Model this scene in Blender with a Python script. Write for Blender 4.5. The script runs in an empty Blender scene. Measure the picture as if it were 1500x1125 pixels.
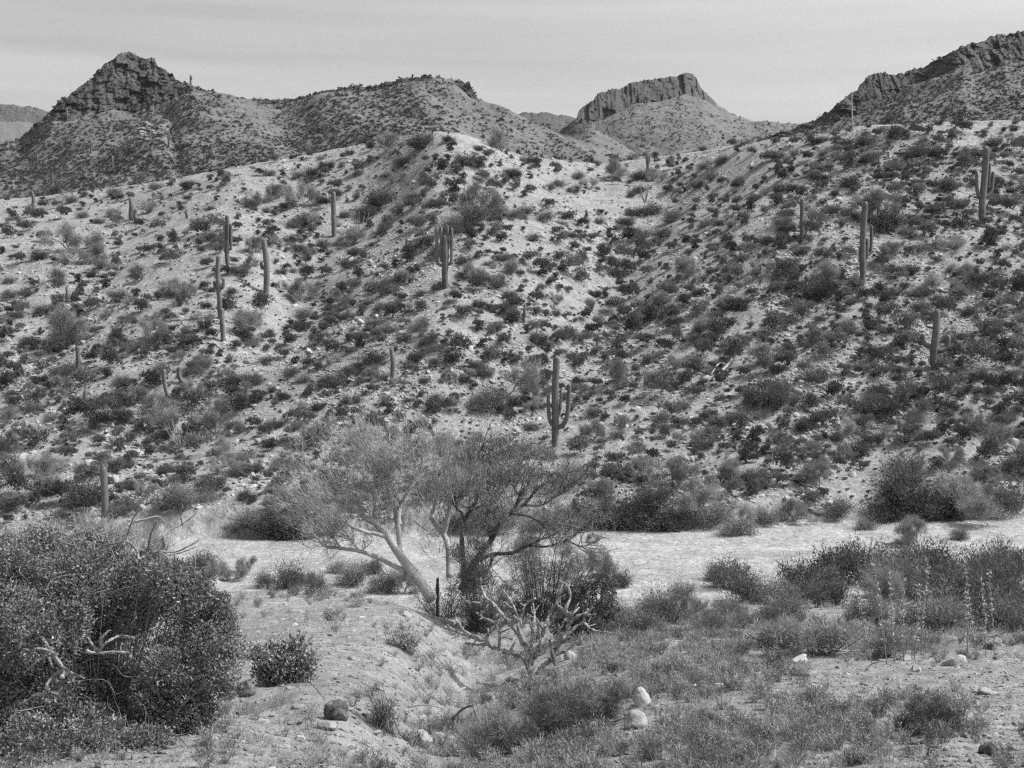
import bpy, math, random
import numpy as np
from mathutils import Vector, Matrix
R = math.radians
sc = bpy.context.scene
# ------------------------------------------------------------------ camera
CZ = 11.3                      # eye height above the dry wash
F = 1900.0                     # focal length in photograph pixels (1500 wide)
PITCH = math.atan((562.5 - 430.0) / F)
cam = bpy.data.objects.new('camera', bpy.data.cameras.new('camera'))
sc.collection.objects.link(cam)
cam.location = (0, 0, CZ); cam.rotation_euler = (math.pi/2 - PITCH, 0, 0)
cam.data.sensor_width = 36.0; cam.data.lens = F / 1500.0 * 36.0
cam.data.clip_start = 0.1; cam.data.clip_end = 30000
sc.camera = cam
# ------------------------------------------------------------------ light
SUN_EL, SUN_AZ = R(53), R(90)   # azimuth from +Y (into the picture) towards +X (right)
sd = Vector((math.sin(SUN_AZ)*math.cos(SUN_EL), math.cos(SUN_AZ)*math.cos(SUN_EL), math.sin(SUN_EL)))
sun = bpy.data.objects.new('sun', bpy.data.lights.new('sun', 'SUN'))
sun.data.energy = 3.8; sun.data.angle = R(0.53); sun.data.color = (1, .995, .985)
sun.rotation_euler = sd.to_track_quat('Z', 'Y').to_euler()
sun.location = (60, 20, 80); sc.collection.objects.link(sun)
w = bpy.data.worlds.new('World'); sc.world = w; w.use_nodes = True
nt = w.node_tree; nt.nodes.clear()
def N(nt, t, **kw):
    n = nt.nodes.new(t)
    for k, v in kw.items(): setattr(n, k, v)
    return n
sky = N(nt, 'ShaderNodeTexSky', sky_type='NISHITA', sun_disc=False, sun_elevation=SUN_EL, sun_rotation=SUN_AZ)
sky.air_density = 1.0; sky.dust_density = 3.6; sky.ozone_density = 0.3
bw = N(nt, 'ShaderNodeRGBToBW')
bg = N(nt, 'ShaderNodeBackground'); bg.inputs[1].default_value = 0.15
out = N(nt, 'ShaderNodeOutputWorld')
# faint streaks of high thin cloud
tc = N(nt, 'ShaderNodeTexCoord'); mp = N(nt, 'ShaderNodeMapping'); mp.inputs['Scale'].default_value = (1.1, 1.1, 20)
mp.inputs['Rotation'].default_value = (0, R(2), 0)
nz = N(nt, 'ShaderNodeTexNoise'); nz.inputs['Scale'].default_value = 2.2; nz.inputs['Detail'].default_value = 6; nz.inputs['Roughness'].default_value = .5
mr = N(nt, 'ShaderNodeMapRange'); mr.inputs[1].default_value = .3; mr.inputs[2].default_value = .75; mr.inputs[3].default_value = .92; mr.inputs[4].default_value = 1.2
ml = N(nt, 'ShaderNodeMath', operation='MULTIPLY')
L = nt.links.new
L(sky.outputs[0], bw.inputs[0]); L(tc.outputs['Generated'], mp.inputs[0]); L(mp.outputs[0], nz.inputs[0]); L(nz.outputs[0], mr.inputs[0])
L(bw.outputs[0], ml.inputs[0]); L(mr.outputs[0], ml.inputs[1]); L(ml.outputs[0], bg.inputs[0]); L(bg.outputs[0], out.inputs[0])
sc.view_settings.view_transform = 'Standard'; sc.view_settings.look = 'None'
sc.view_settings.exposure = 0.3; sc.view_settings.gamma = 1.0; sc.view_settings.use_curve_mapping = False
sc.render.engine = 'CYCLES'
sc.cycles.use_denoising = False; sc.cycles.pixel_filter_type = 'BLACKMAN_HARRIS'; sc.cycles.filter_width = 1.3
sc.cycles.max_bounces = 5; sc.cycles.diffuse_bounces = 3; sc.cycles.transparent_max_bounces = 6
# ------------------------------------------------------------------ photograph pixel <-> world
cp, sp = math.cos(PITCH), math.sin(PITCH)
def ray(u, v):                 # -> (s, m): x = s*y, z = CZ + m*y
    Z = (562.5 - np.asarray(v, float)) / F; X = (np.asarray(u, float) - 750.0) / F
    D = cp + Z*sp
    return X / D, (Z*cp - sp) / D
def project(x, y, z):
    h = z - CZ; D = y*cp - h*sp
    return 750 + F*x/D, 562.5 - F*(h*cp + y*sp)/D
# ------------------------------------------------------------------ noise
def _h(i, j, k, seed):
    with np.errstate(over='ignore'):
        n = (i.astype(np.uint32)*np.uint32(374761393) + j.astype(np.uint32)*np.uint32(668265263) + k.astype(np.uint32)*np.uint32(2147483647) + np.uint32(seed*1013904223 & 0xffffffff))
        n = (n ^ (n >> np.uint32(13))) * np.uint32(1274126177)
        n = (n ^ (n >> np.uint32(16))) * np.uint32(2246822519)
        n = n ^ (n >> np.uint32(15))
    return n.astype(np.float64) / 4294967295.0
def vnoise(x, y, z=0.0, seed=0):
    x, y, z = np.broadcast_arrays(np.asarray(x, float), np.asarray(y, float), np.asarray(z, float))
    i, j, k = np.floor(x), np.floor(y), np.floor(z)
    fx, fy, fz = x-i, y-j, z-k
    fx, fy, fz = [f*f*(3-2*f) for f in (fx, fy, fz)]
    i, j, k = i.astype(np.int64), j.astype(np.int64), k.astype(np.int64)
    r = 0
    for a in (0, 1):
        wa = fx if a else 1-fx
        for b in (0, 1):
            wb = fy if b else 1-fy
            for c in (0, 1):
                wc = fz if c else 1-fz
                r = r + wa*wb*wc*_h(i+a, j+b, k+c, seed)
    return r*2-1
def fbm(x, y, z=0.0, o=4, seed=0, g=.5):
    r, a, f, s = 0, 1, 1, 0
    for q in range(o):
        r = r + a*vnoise(np.asarray(x)*f+q*7.3, np.asarray(y)*f+q*3.1, np.asarray(z)*f+q*5.7, seed+q); s += a; a *= g; f *= 2.03
    return r/s
def sstep(a, b, x):
    t = np.clip((x-a)/(b-a), 0, 1); return t*t*(3-2*t)
# ------------------------------------------------------------------ object helpers
def setp(o, label=None, cat=None, group=None, kind=None):
    if label: o['label'] = label
    if cat: o['category'] = cat
    if group: o['group'] = group
    if kind: o['kind'] = kind
    return o
def mesh_np(name, V, Fs, mats=(), smooth=False, midx=None):
    """V n*3; Fs list of (k*m) index arrays of triangles or quads"""
    me = bpy.data.meshes.new(name)
    V = np.asarray(V, np.float32)
    me.vertices.add(len(V)); me.vertices.foreach_set('co', V.ravel())
    Fs = [np.asarray(f, np.int32) for f in Fs if len(f)]
    loops = np.concatenate([f.ravel() for f in Fs])
    tot = np.concatenate([np.full(len(f), f.shape[1], np.int32) for f in Fs])
    start = np.concatenate([[0], np.cumsum(tot)[:-1]]).astype(np.int32)
    me.loops.add(len(loops)); me.loops.foreach_set('vertex_index', loops)
    me.polygons.add(len(tot)); me.polygons.foreach_set('loop_start', start)
    if smooth: me.polygons.foreach_set('use_smooth', np.ones(len(tot), bool))
    for m in mats: me.materials.append(m)
    if midx is not None: me.polygons.foreach_set('material_index', np.asarray(midx, np.int32))
    me.update(calc_edges=True)
    return me
def link(name, me, parent=None, loc=(0, 0, 0)):
    o = bpy.data.objects.new(name, me); sc.collection.objects.link(o)
    o.location = loc
    if parent is not None: o.parent = parent
    return o
def grid_faces(nr, nc):
    a = np.arange(nr*nc).reshape(nr, nc)
    return np.stack([a[:-1, :-1], a[:-1, 1:], a[1:, 1:], a[1:, :-1]], -1).reshape(-1, 4)
# ------------------------------------------------------------------ materials (all greys: the photograph is black and white)
def mat(name, lo, hi, scale=3.0, rough=.9, bump=0, bscale=20, detail=6, coord='Object', stretch=None, extra=None, trans=0, rand=0, spec=.25):
    m = bpy.data.materials.new(name); m.use_nodes = True; nt = m.node_tree; L = nt.links.new
    b = nt.nodes['Principled BSDF']; b.inputs['Roughness'].default_value = rough
    b.inputs['Specular IOR Level'].default_value = spec
    tc = N(nt, 'ShaderNodeTexCoord'); src = tc.outputs[coord]
    if stretch:
        mp = N(nt, 'ShaderNodeMapping'); mp.inputs['Scale'].default_value = stretch; L(src, mp.inputs[0]); src = mp.outputs[0]
    nz = N(nt, 'ShaderNodeTexNoise'); nz.inputs['Scale'].default_value = scale; nz.inputs['Detail'].default_value = detail; nz.inputs['Roughness'].default_value = .62
    L(src, nz.inputs[0])
    mr = N(nt, 'ShaderNodeMapRange'); mr.inputs[1].default_value = .32; mr.inputs[2].default_value = .68; mr.inputs[3].default_value = lo; mr.inputs[4].default_value = hi
    L(nz.outputs[0], mr.inputs[0]); val = mr.outputs[0]
    if extra: val = extra(nt, src, val)
    if rand:
        oi = N(nt, 'ShaderNodeObjectInfo'); r2 = N(nt, 'ShaderNodeMapRange'); r2.inputs[3].default_value = 1-rand; r2.inputs[4].default_value = 1+rand
        L(oi.outputs['Random'], r2.inputs[0]); mu = N(nt, 'ShaderNodeMath', operation='MULTIPLY'); L(val, mu.inputs[0]); L(r2.outputs[0], mu.inputs[1]); val = mu.outputs[0]
    L(val, b.inputs['Base Color'])
    if bump:
        n2 = N(nt, 'ShaderNodeTexNoise'); n2.inputs['Scale'].default_value = bscale; n2.inputs['Detail'].default_value = 8; n2.inputs['Roughness'].default_value = .7
        L(src, n2.inputs[0]); bp = N(nt, 'ShaderNodeBump'); bp.inputs['Strength'].default_value = 1.0; bp.inputs['Distance'].default_value = bump
        L(n2.outputs[0], bp.inputs['Height']); L(bp.outputs[0], b.inputs['Normal'])
    if trans:
        t = N(nt, 'ShaderNodeBsdfTranslucent'); L(val, t.inputs[0]); mx = N(nt, 'ShaderNodeMixShader'); mx.inputs[0].default_value = trans
        L(b.outputs[0], mx.inputs[1]); L(t.outputs[0], mx.inputs[2]); L(mx.outputs[0], nt.nodes['Material Output'].inputs[0])
    return m
def pebbles(scale, dark, amt, attr=None):
    def f(nt, src, val):
        L = nt.links.new
        if attr:
            at = N(nt, 'ShaderNodeAttribute', attribute_name=attr); mm = N(nt, 'ShaderNodeMath', operation='MULTIPLY'); L(val, mm.inputs[0]); L(at.outputs['Fac'], mm.inputs[1]); val = mm.outputs[0]
        v = N(nt, 'ShaderNodeTexVoronoi'); v.inputs['Scale'].default_value = scale; L(src, v.inputs[0])
        mr = N(nt, 'ShaderNodeMapRange'); mr.inputs[1].default_value = 0; mr.inputs[2].default_value = 1; mr.inputs[3].default_value = 1-amt; mr.inputs[4].default_value = 1+amt
        bwn = N(nt, 'ShaderNodeRGBToBW'); L(v.outputs['Color'], bwn.inputs[0]); L(bwn.outputs[0], mr.inputs[0])
        m = N(nt, 'ShaderNodeMath', operation='MULTIPLY'); L(val, m.inputs[0]); L(mr.outputs[0], m.inputs[1]); return m.outputs[0]
    return f
M = {}
M['ground'] = mat('pale_desert_soil', .215, .35, scale=.55, bump=.22, bscale=2.6, detail=12, coord='Object', extra=pebbles(5.5, .3, .30, 'paleness'))
M['mount'] = mat('mountain_soil', .10, .17, scale=.12, bump=.5, bscale=.6, detail=10, extra=pebbles(.9, .3, .25))
M['cliff'] = mat('cliff_rock', .04, .12, scale=.22, bump=.6, bscale=.9, detail=10, stretch=(1, 1, .4))
M['rock'] = mat('pale_rock', .26, .50, scale=1.2, bump=.03, bscale=9, rand=.22)
# ------------------------------------------------------------------ near terrain (hillside, wash, foreground)
US = np.array([-250, 29, 200, 330, 450, 560, 640, 700, 760, 880, 1000, 1120, 1250, 1350, 1471, 1750.])
def row(pairs, log=False):
    p = np.array(pairs, float); return np.interp(US, p[:, 0], p[:, 1])
vfoot = row([(-250, 790), (29, 788), (250, 787), (560, 784), (850, 776), (1000, 774), (1200, 766), (1471, 761), (1750, 757)])
s_f, m_f = ray(US, vfoot); d_f = -CZ/m_f
bank = row([(29, .5), (200, .6), (260, 1.5), (380, 1.5), (440, .8), (700, 1.5), (1000, 1.1), (1240, .9), (1350, .5), (1750, .4)])
NR = []      # rows of (s, d, z)
def addz(d, z):
    d = np.full(len(US), d) if np.isscalar(d) else d; z = np.full(len(US), z) if np.isscalar(z) else z
    NR.append((ray(US, 700)[0], d, z))
def addv(d, v):
    d = np.full(len(US), d) if np.isscalar(d) else d; v = np.full(len(US), v) if np.isscalar(v) else v
    s, m = ray(US, v); NR.append((s, d, CZ + m*d))
addz(2.5, CZ-1.9)
addv(9.0, 1128.)
addv(15.0, row([(-250, 1000), (500, 998), (640, 1030), (720, 1040), (820, 1020), (950, 990), (1750, 985)]))
addv(22.0, row([(-250, 905), (500, 905), (600, 918), (680, 950), (760, 955), (900, 935), (1100, 930), (1750, 925)]))
addv(26.5, row([(-250, 868), (200, 868), (350, 866), (520, 872), (620, 892), (700, 925), (880, 918), (1100, 908), (1750, 900)]))
addz(row([(0, 34), (520, 34), (760, 36), (1750, 36)]), row([(-250, 1.2), (450, 1.2), (620, 1.6), (760, 2.0), (1000, 2.3), (1750, 3.0)]))
addz(row([(0, 40), (520, 40), (760, 43), (1000, 46), (1750, 46)]), row([(-250, .15), (560, .15), (900, .3), (1750, .5)]))
addz(row([(0, 44), (600, 45), (900, 48), (1200, 50), (1750, 50)]), 0.0)
addz(d_f - .15, 0.02)
addz(d_f + .75, bank)
addv(row([(-250, 76), (29, 75), (330, 74), (640, 73), (880, 74), (1120, 71), (1471, 71), (1750, 71)]), 650.)
addv(row([(-250, 90), (29, 88), (330, 85), (450, 88), (640, 83), (760, 85), (880, 87), (1120, 82), (1471, 81), (1750, 81)]), 520.)
addv(row([(-250, 110), (29, 106), (330, 99), (450, 104), (560, 101), (640, 96), (760, 99), (880, 103), (1000, 100), (1120, 94), (1471, 92), (1750, 92)]), 400.)
addv(row([(-250, 138), (29, 132), (200, 128), (330, 119), (450, 124), (560, 119), (640, 110), (760, 114), (880, 125), (1000, 120), (1120, 107), (1250, 104), (1471, 104), (1750, 104)]), row([(-250, 320), (29, 322), (200, 312), (330, 300), (1750, 300)]))
dcr = row([(-250, 160), (29, 154), (200, 148), (330, 142), (450, 144), (560, 143), (640, 131), (700, 133), (760, 140), (880, 154), (1000, 150), (1120, 132), (1250, 123), (1350, 121), (1471, 122), (1750, 124)])
vcr = row([(-250, 300), (29, 292), (120, 284), (200, 272), (330, 250), (400, 238), (450, 229), (560, 206), (640, 190), (700, 203), (760, 230), (880, 244), (1000, 228), (1120, 209), (1250, 190), (1350, 181), (1471, 180), (1750, 175)])
addv(dcr, vcr)
zc = NR[-1][2]
addz(dcr+8, zc-1.2); NR[-1] = (NR[-2][0], NR[-1][1], NR[-1][2])
addz(dcr+45, zc-14); addz(260., zc*.25-4); addz(330., -6.)
SG = np.linspace(-.66, .66, 661)
YG = np.concatenate([np.linspace(2.5, 50, 260)[:-1], np.linspace(50, 175, 900), np.linspace(175.3, 330, 100)])
def smooth_cols(A, k):
    ker = np.exp(-np.linspace(-2, 2, 2*k+1)**2); ker /= ker.sum()
    P = np.pad(A, ((0, 0), (k, k)), mode='edge')
    return np.stack([np.convolve(r, ker, mode='valid') for r in P])
def col_tables(rows, sg, k):
    D = np.stack([np.interp(sg, r[0], r[1]) for r in rows]); Z = np.stack([np.interp(sg, r[0], r[2]) for r in rows])
    return smooth_cols(D, k), smooth_cols(Z, k)
def pchip_cols(D, Z, Y):
    """D,Z K*n knots per column; Y (m,) or (m,n) -> (m,n)"""
    K, n = D.shape
    h = np.diff(D, axis=0); dl = np.diff(Z, axis=0)/h
    m = np.zeros_like(Z)
    w1 = 2*h[1:]+h[:-1]; w2 = h[1:]+2*h[:-1]
    ok = dl[:-1]*dl[1:] > 0
    with np.errstate(divide='ignore', invalid='ignore'):
        hm = (w1+w2)/(w1/dl[:-1]+w2/dl[1:])
    m[1:-1] = np.where(ok, hm, 0); m[0] = dl[0]; m[-1] = dl[-1]
    if Y.ndim == 1: Y = np.repeat(Y[:, None], n, 1)
    O = np.empty_like(Y)
    for j in range(n):
        y = np.clip(Y[:, j], D[0, j], D[-1, j]); i = np.clip(np.searchsorted(D[:, j], y)-1, 0, K-2)
        t = (y-D[i, j])/h[i, j]; t2 = t*t; t3 = t2*t
        O[:, j] = (2*t3-3*t2+1)*Z[i, j]+(t3-2*t2+t)*h[i, j]*m[i, j]+(-2*t3+3*t2)*Z[i+1, j]+(t3-t2)*h[i, j]*m[i+1, j]
    return O
Dt, Zt = col_tables(NR, SG, 15)
TAB = pchip_cols(Dt, Zt, YG)
def base_z(x, y):
    yy = np.clip(y, 2.5, 329.9); s = np.clip(x/np.maximum(yy, 9.0), -.6599, .6599)
    fi = (s+.66)/1.32*660; i = np.clip(fi.astype(int), 0, 659); a = fi-i
    j = np.clip(np.searchsorted(YG, yy)-1, 0, len(YG)-2); b = (yy-YG[j])/(YG[j+1]-YG[j])
    return (TAB[j, i]*(1-a)+TAB[j, i+1]*a)*(1-b)+(TAB[j+1, i]*(1-a)+TAB[j+1, i+1]*a)*b
YS = np.concatenate([np.linspace(3, 50, 600), np.linspace(50.05, 175, 2600)])
def hit(u, v, zf=None, ymin=4.0):
    s, m = ray(u, v); ys = YS[YS > ymin]
    zt = (zf or base_z)(s*ys, ys); zr = CZ+m*ys
    k = np.argmax(zt >= zr)
    if zt[k] < zr[k]: k = len(ys)-1 if v < 400 else k
    y = ys[k]
    return float(s*y), float(y), float(zt[k])
GUL = [([(985, 275), (935, 330), (885, 430), (850, 520), (770, 590), (700, 640)], 1.6, 3.6),
       ([(600, 240), (540, 310), (455, 400), (420, 470), (330, 560), (250, 650)], 1.0, 3.0),
       ([(1290, 640), (1245, 690), (1150, 760)], .6, 1.8),
       ([(1190, 430), (1070, 550), (1010, 680), (975, 755)], .7, 2.6),
       ([(180, 330), (120, 430), (60, 520)], .8, 3.5),
       ([(1420, 420), (1330, 560), (1270, 640)], .5, 2.2)]
GX = []
for pl, A, wd in GUL:
    P = []
    for (a, b), (c, d) in zip(pl[:-1], pl[1:]):
        for t in np.linspace(0, 1, 10)[:-1]: P.append(hit(a+(c-a)*t, b+(d-b)*t)[:2])
    GX.append((np.array(P), A, wd))
def relief(x, y):
    x = np.asarray(x, float); y = np.asarray(y, float); g = np.zeros(np.broadcast(x, y).shape)
    for P, A, wd in GX:
        d2 = np.full(g.shape, 1e9)
        for px, py in P: d2 = np.minimum(d2, (x-px)**2+(y-py)**2)
        g -= A*np.exp(-d2/wd**2)
    return g
# bake gullies and broad relief into the table
XX = SG[None, :]*YG[:, None]; YY = np.repeat(YG[:, None], len(SG), 1)
hillm = sstep(66, 76, YY)*(1-sstep(118, 145, YY)*.8)
TAB = TAB + relief(XX, YY)*sstep(64, 70, YY) + hillm*(.55*fbm(XX/11, YY/11, o=2, seed=3) + .34*fbm(XX/3.2, YY/3.2, o=3, seed=8))
NX = []
for P_, A_, w_ in [([(640, 895), (672, 930), (690, 960), (668, 1000), (640, 1050), (600, 1110)], .30, .5), ([(720, 900), (740, 960), (720, 1050), (700, 1110)], .25, .9), ([(360, 1040), (480, 1090)], .12, .4)]:
    q_ = []
    for (a, b_), (c, d) in zip(P_[:-1], P_[1:]):
        for t in np.linspace(0, 1, 8)[:-1]: q_.append(hit(a+(c-a)*t, b_+(d-b_)*t)[:2])
    NX.append((np.array(q_), A_, w_))
def near_relief(x, y):
    g = np.zeros(np.broadcast(x, y).shape)
    for P, A, wd in NX:
        d2 = np.full(g.shape, 1e9)
        for px, py in P: d2 = np.minimum(d2, (x-px)**2+(y-py)**2)
        g -= A*np.exp(-d2/wd**2)
    return g + .25*np.exp(-(((x+2.2)/1.8)**2+((y-17.5)/5)**2))
def ground_z(x, y):
    x = np.asarray(x, float); y = np.asarray(y, float)
    er = sstep(56, 60, y)*(1-sstep(64.5, 67, y)); z = base_z(x, y+er*(1.2*fbm(x/2.3, y*.35, o=3, seed=71)+.35*fbm(x/.6, y*.9, o=3, seed=72)-.2))
    off = sstep(.5, 1.6, z)                       # nothing on the flat sand of the wash
    n = .10*fbm(x/1.3, y/1.3, o=3, seed=21) + .035*fbm(x/.35, y/.35, o=2, seed=25)
    near = np.clip(1.2 - y/60, .35, 1)
    mk = (y > 5) & (y < 34)
    if mk.any(): z = z.copy(); z[mk] += (near_relief(x[mk], y[mk])*sstep(5, 8, y[mk])*(1-sstep(26, 32, y[mk]))).astype(float)
    n = n + .018*fbm(x/.12, y/.12, o=2, seed=27)*(y < 26)
    return z + n*(.12+.88*off)*np.where(y < 50, near*.9, 1) + .07*fbm(x/7, y/1.1, o=3, seed=31)*(1-off)
def foot_y(u): return np.interp(u, US, d_f)
def gz(x, y): return float(ground_z(np.array([x]), np.array([y]))[0])
def put(u, v, ymin=4.0): return hit(u, v, ground_z, ymin)
rows_y = np.concatenate([np.linspace(-14, 8, 24)[:-1], np.linspace(8, 34, 250)[:-1], np.linspace(34, 61, 110)[:-1], np.linspace(61, 66.5, 60)[:-1], np.linspace(66.5, 160, 470)[:-1], np.linspace(160, 330, 50)])
q = np.linspace(-.56, .56, 960)
GXm = q[None, :]*(rows_y[:, None]+14.5)*np.where(rows_y[:, None] > 30, 1, 1); GYm = np.repeat(rows_y[:, None], len(q), 1)
GXm = q[None, :]*(GYm+ (14.5 - np.clip(GYm, 0, 120)*.06))
GZm = ground_z(GXm, GYm)
me = mesh_np('ground', np.stack([GXm, GYm, GZm], -1).reshape(-1, 3), [grid_faces(len(rows_y), len(q))], [M['ground']], smooth=True)
pa = me.attributes.new('paleness', 'FLOAT', 'POINT')
sandy = (1-sstep(.35, .9, GZm))*sstep(30, 38, GYm)*(GYm < 70)
pv = 1 + .30*sandy + .10*(1-sstep(24, 34, GYm)) + .10*sstep(.1, .5, fbm(GXm/9, GYm/1.3, o=3, seed=64))*sandy - .22*sstep(.25, .6, fbm(GXm/14, GYm/14, o=3, seed=65))*sstep(66, 72, GYm)
pa.data.foreach_set('value', pv.astype(np.float32).ravel())
setp(link('ground', me), 'pale stony desert ground of the near slope, the dry wash and the shrub dotted hillside', 'ground', kind='structure')
# valley floor out to the horizon
def plain():
    xs = np.linspace(-9000, 9000, 60); ys = np.concatenate([[-4000, -1000, -200, 40, 200], np.linspace(330, 12000, 40)])
    X, Y = np.meshgrid(xs, ys)
    Z = -8.0 + 0*X - 2*(Y < 100)*0
    me = mesh_np('plain', np.stack([X, Y, Z], -1).reshape(-1, 3), [grid_faces(len(ys), len(xs))], [M['mount']])
    setp(link('plain', me), 'low desert plain lying behind and beyond the hills', 'plain', kind='structure')
plain()
#--MOUNTAINS--
def pl(pairs, us):
    p = np.array(pairs, float); return np.interp(us, p[:, 0], p[:, 1])
MT = {}
def mountain(name, label, u0, u1, rows, segs, tail, cliffrow, amp, namp, seed, gul=(), cliffmask=None, ncol=None, kind='structure', step=1.3, hz=(0, 0), mats=('mount', 'cliff'), bs=(3.4, 4.0, 2.4), tilt=.5):
    """rows: list of (depth polyline|const, v polyline); the last is the crest; cliffrow = (i, j): rows between which rock stands bare"""
    us = np.arange(u0, u1+.1, step); n = len(us)
    Ds, Zs = [], []
    for dp, vp in rows:
        d = pl(dp, us) if not np.isscalar(dp) else np.full(n, float(dp)); v = pl(vp, us)
        s, m = ray(us, v); Ds.append(d); Zs.append(CZ+m*d)
    s0 = ray(us, 200)[0]
    D, Z = np.array(Ds), np.array(Zs)
    lim = cliffrow[0] if cliffrow else len(rows)-1
    D[:lim+1] = smooth_cols(D[:lim+1], int(22/step)); Z[:lim] = smooth_cols(Z[:lim], int(22/step)); D[lim:] = smooth_cols(D[lim:], int(14/step))
    for r_ in range(lim, len(rows)):                     # depths were smoothed: put the heights back on their traced lines
        Z[r_] = CZ + ray(us, pl(rows[r_][1], us))[1]*D[r_]
    # parametric rows: interpolate (d,z) along the profile
    t, ci = [], []
    for i, k in enumerate(segs):
        t += list(i+np.arange(k)/k)
    t.append(len(rows)-1); t = np.array(t)
    i = np.clip(t.astype(int), 0, len(rows)-2); a = (t-i)[:, None]
    DD = D[i]*(1-a)+D[i+1]*a; ZZ = Z[i]*(1-a)+Z[i+1]*a
    # round the joints between rows except around the cliff
    XX = s0[None, :]*DD
    mask = np.zeros(DD.shape)
    if cliffrow:
        c0, c1 = cliffrow
        hgt = np.clip((Z[c1]-Z[c0])/(.012*D[c1].mean()), 0, 1)
        mask = np.where((t >= c0-.02) & (t <= c1+.001), 1., 0.)[:, None]*hgt[None, :]
    br = (sstep(-1, .3, t)*1.0)[:, None]
    sc_ = amp
    nb = fbm(XX/sc_, DD/sc_, ZZ/sc_, o=4, seed=seed)
    edge = (1-sstep(len(rows)-1-.35, len(rows)-1, t))[:, None]
    lift = namp*nb*(.25+.75*edge)*(1-mask)
    rk = np.abs(fbm(XX/(sc_*.35), DD/(sc_*.6), ZZ/(sc_*1.6), o=4, seed=seed+9, g=.6))
    def blk_(w_, h_, sd):          # fractured blocks: each cell of a warped lattice steps in or out
        wx = XX/w_+.9*fbm(XX/(w_*4), ZZ/(h_*3), o=2, seed=sd+1)+.35*ZZ/h_*tilt; wz = ZZ/h_+.7*fbm(XX/(w_*5), ZZ/(h_*5), o=2, seed=sd+2)
        return _h(np.floor(wx).astype(np.int64), np.floor(wz+.5*(np.floor(wx) % 2)).astype(np.int64), np.zeros(wx.shape, np.int64), sd)
    off = bs[2]*blk_(bs[0], bs[1], seed+31)+bs[2]*.5*blk_(bs[0]*.42, bs[1]*.5, seed+37)+bs[2]*.22*blk_(bs[0]*.2, bs[1]*.25, seed+41)
    DD2 = DD + mask*(rk*sc_*.16 + off - sc_*.1)
    ZZ2 = ZZ + lift + mask*(fbm(XX/(sc_*.3), ZZ/(sc_*.3), o=3, seed=seed+4)*namp*.22)
    for P, A, wd in gul:      # ravines in (u, row) space
        A = A*.4; P = np.array(P, float); ul = np.interp(t, P[:, 1][::-1] if P[0, 1] > P[-1, 1] else P[:, 1], P[:, 0][::-1] if P[0, 1] > P[-1, 1] else P[:, 0])
        ZZ2 -= A*np.exp(-((us[None, :]-ul[:, None])/wd)**2)*edge*(1-mask)
    # jagged skyline
    jag = fbm(us/6.0, us*0+seed, o=4, seed=seed+2)*hz[0] + np.maximum(0, vnoise(us/2.2, us*0, seed=seed+5)-.25)*hz[1]
    ZZ2 += (1-edge)*jag[None, :]
    # tail: the back slope
    for dd, dz in tail:
        DD2 = np.vstack([DD2, DD2[-1:]*0+D[-1][None]+dd]); ZZ2 = np.vstack([ZZ2, Z[-1][None]+dz + (Z[-1][None]*0)])
        mask = np.vstack([mask, mask[-1:]*0])
    XX = s0[None, :]*DD2
    fm = (mask[:-1, :-1] > .35).astype(int).ravel()
    V = np.stack([XX, DD2, ZZ2], -1)
    me = mesh_np(name, V.reshape(-1, 3), [grid_faces(V.shape[0], n)], [M[mats[0]], M[mats[1]]], smooth=False, midx=fm)
    o = link(name, me); setp(o, label, 'mountain', kind=kind)
    MT[label.split()[0]+name] = (V, mask)
    return V, mask
left = mountain('mountain', 'craggy peak and long shrubby ridge rising at the left behind the near hillside', -260, 1010, [
    (215, [(-260, 420), (29, 400), (300, 380), (640, 330), (1010, 330)]),
    (300, [(-260, 330), (29, 305), (180, 262), (400, 225), (640, 200), (850, 250), (1010, 260)]),
    (385, [(-260, 255), (29, 232), (75, 204), (110, 190), (190, 180), (240, 172), (300, 168), (400, 180), (520, 158), (620, 142), (700, 178), (800, 215), (1010, 255)]),
    ([(-260, 398), (75, 396), (200, 418), (280, 420), (410, 425), (640, 412), (1010, 405)], [(-260, 240), (29, 208), (60, 186), (75, 175), (110, 171), (150, 165), (195, 166), (240, 152), (270, 135), (282, 126), (300, 135), (400, 150), (520, 131), (600, 121), (640, 119), (665, 123), (690, 143), (700, 151), (760, 178), (840, 210), (930, 247), (1010, 270)]),
    ([(-260, 404), (75, 403), (200, 430), (280, 431), (410, 440), (640, 416), (1010, 410)], [(-260, 236), (29, 204), (45, 190), (62, 178), (76, 160), (84, 150), (100, 142), (118, 127), (139, 112), (143, 102), (160, 89), (180, 78), (195, 76), (208, 82), (214, 83), (228, 83), (233, 94), (246, 104), (262, 115), (280, 123), (300, 132), (340, 143), (380, 146), (410, 146), (440, 141), (480, 133), (520, 126), (560, 123), (590, 117), (610, 113), (625, 111), (640, 116), (665, 118), (685, 121), (693, 133), (700, 147), (730, 160), (760, 173), (800, 187), (840, 204), (870, 217), (900, 232), (930, 244), (1010, 268)])],
    [26, 100, 50, 120], [(10, -2), (60, -25), (200, -110)], (3, 4), 22, 5.0, 50,
    gul=[([(500, 0), (420, 2), (405, 3), (408, 4)], 9, 45), ([(250, 0), (262, 1), (245, 2), (240, 3.2)], 3, 12), ([(700, 0), (560, 2), (540, 4)], 4, 35)], hz=(.8, .9))
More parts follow.
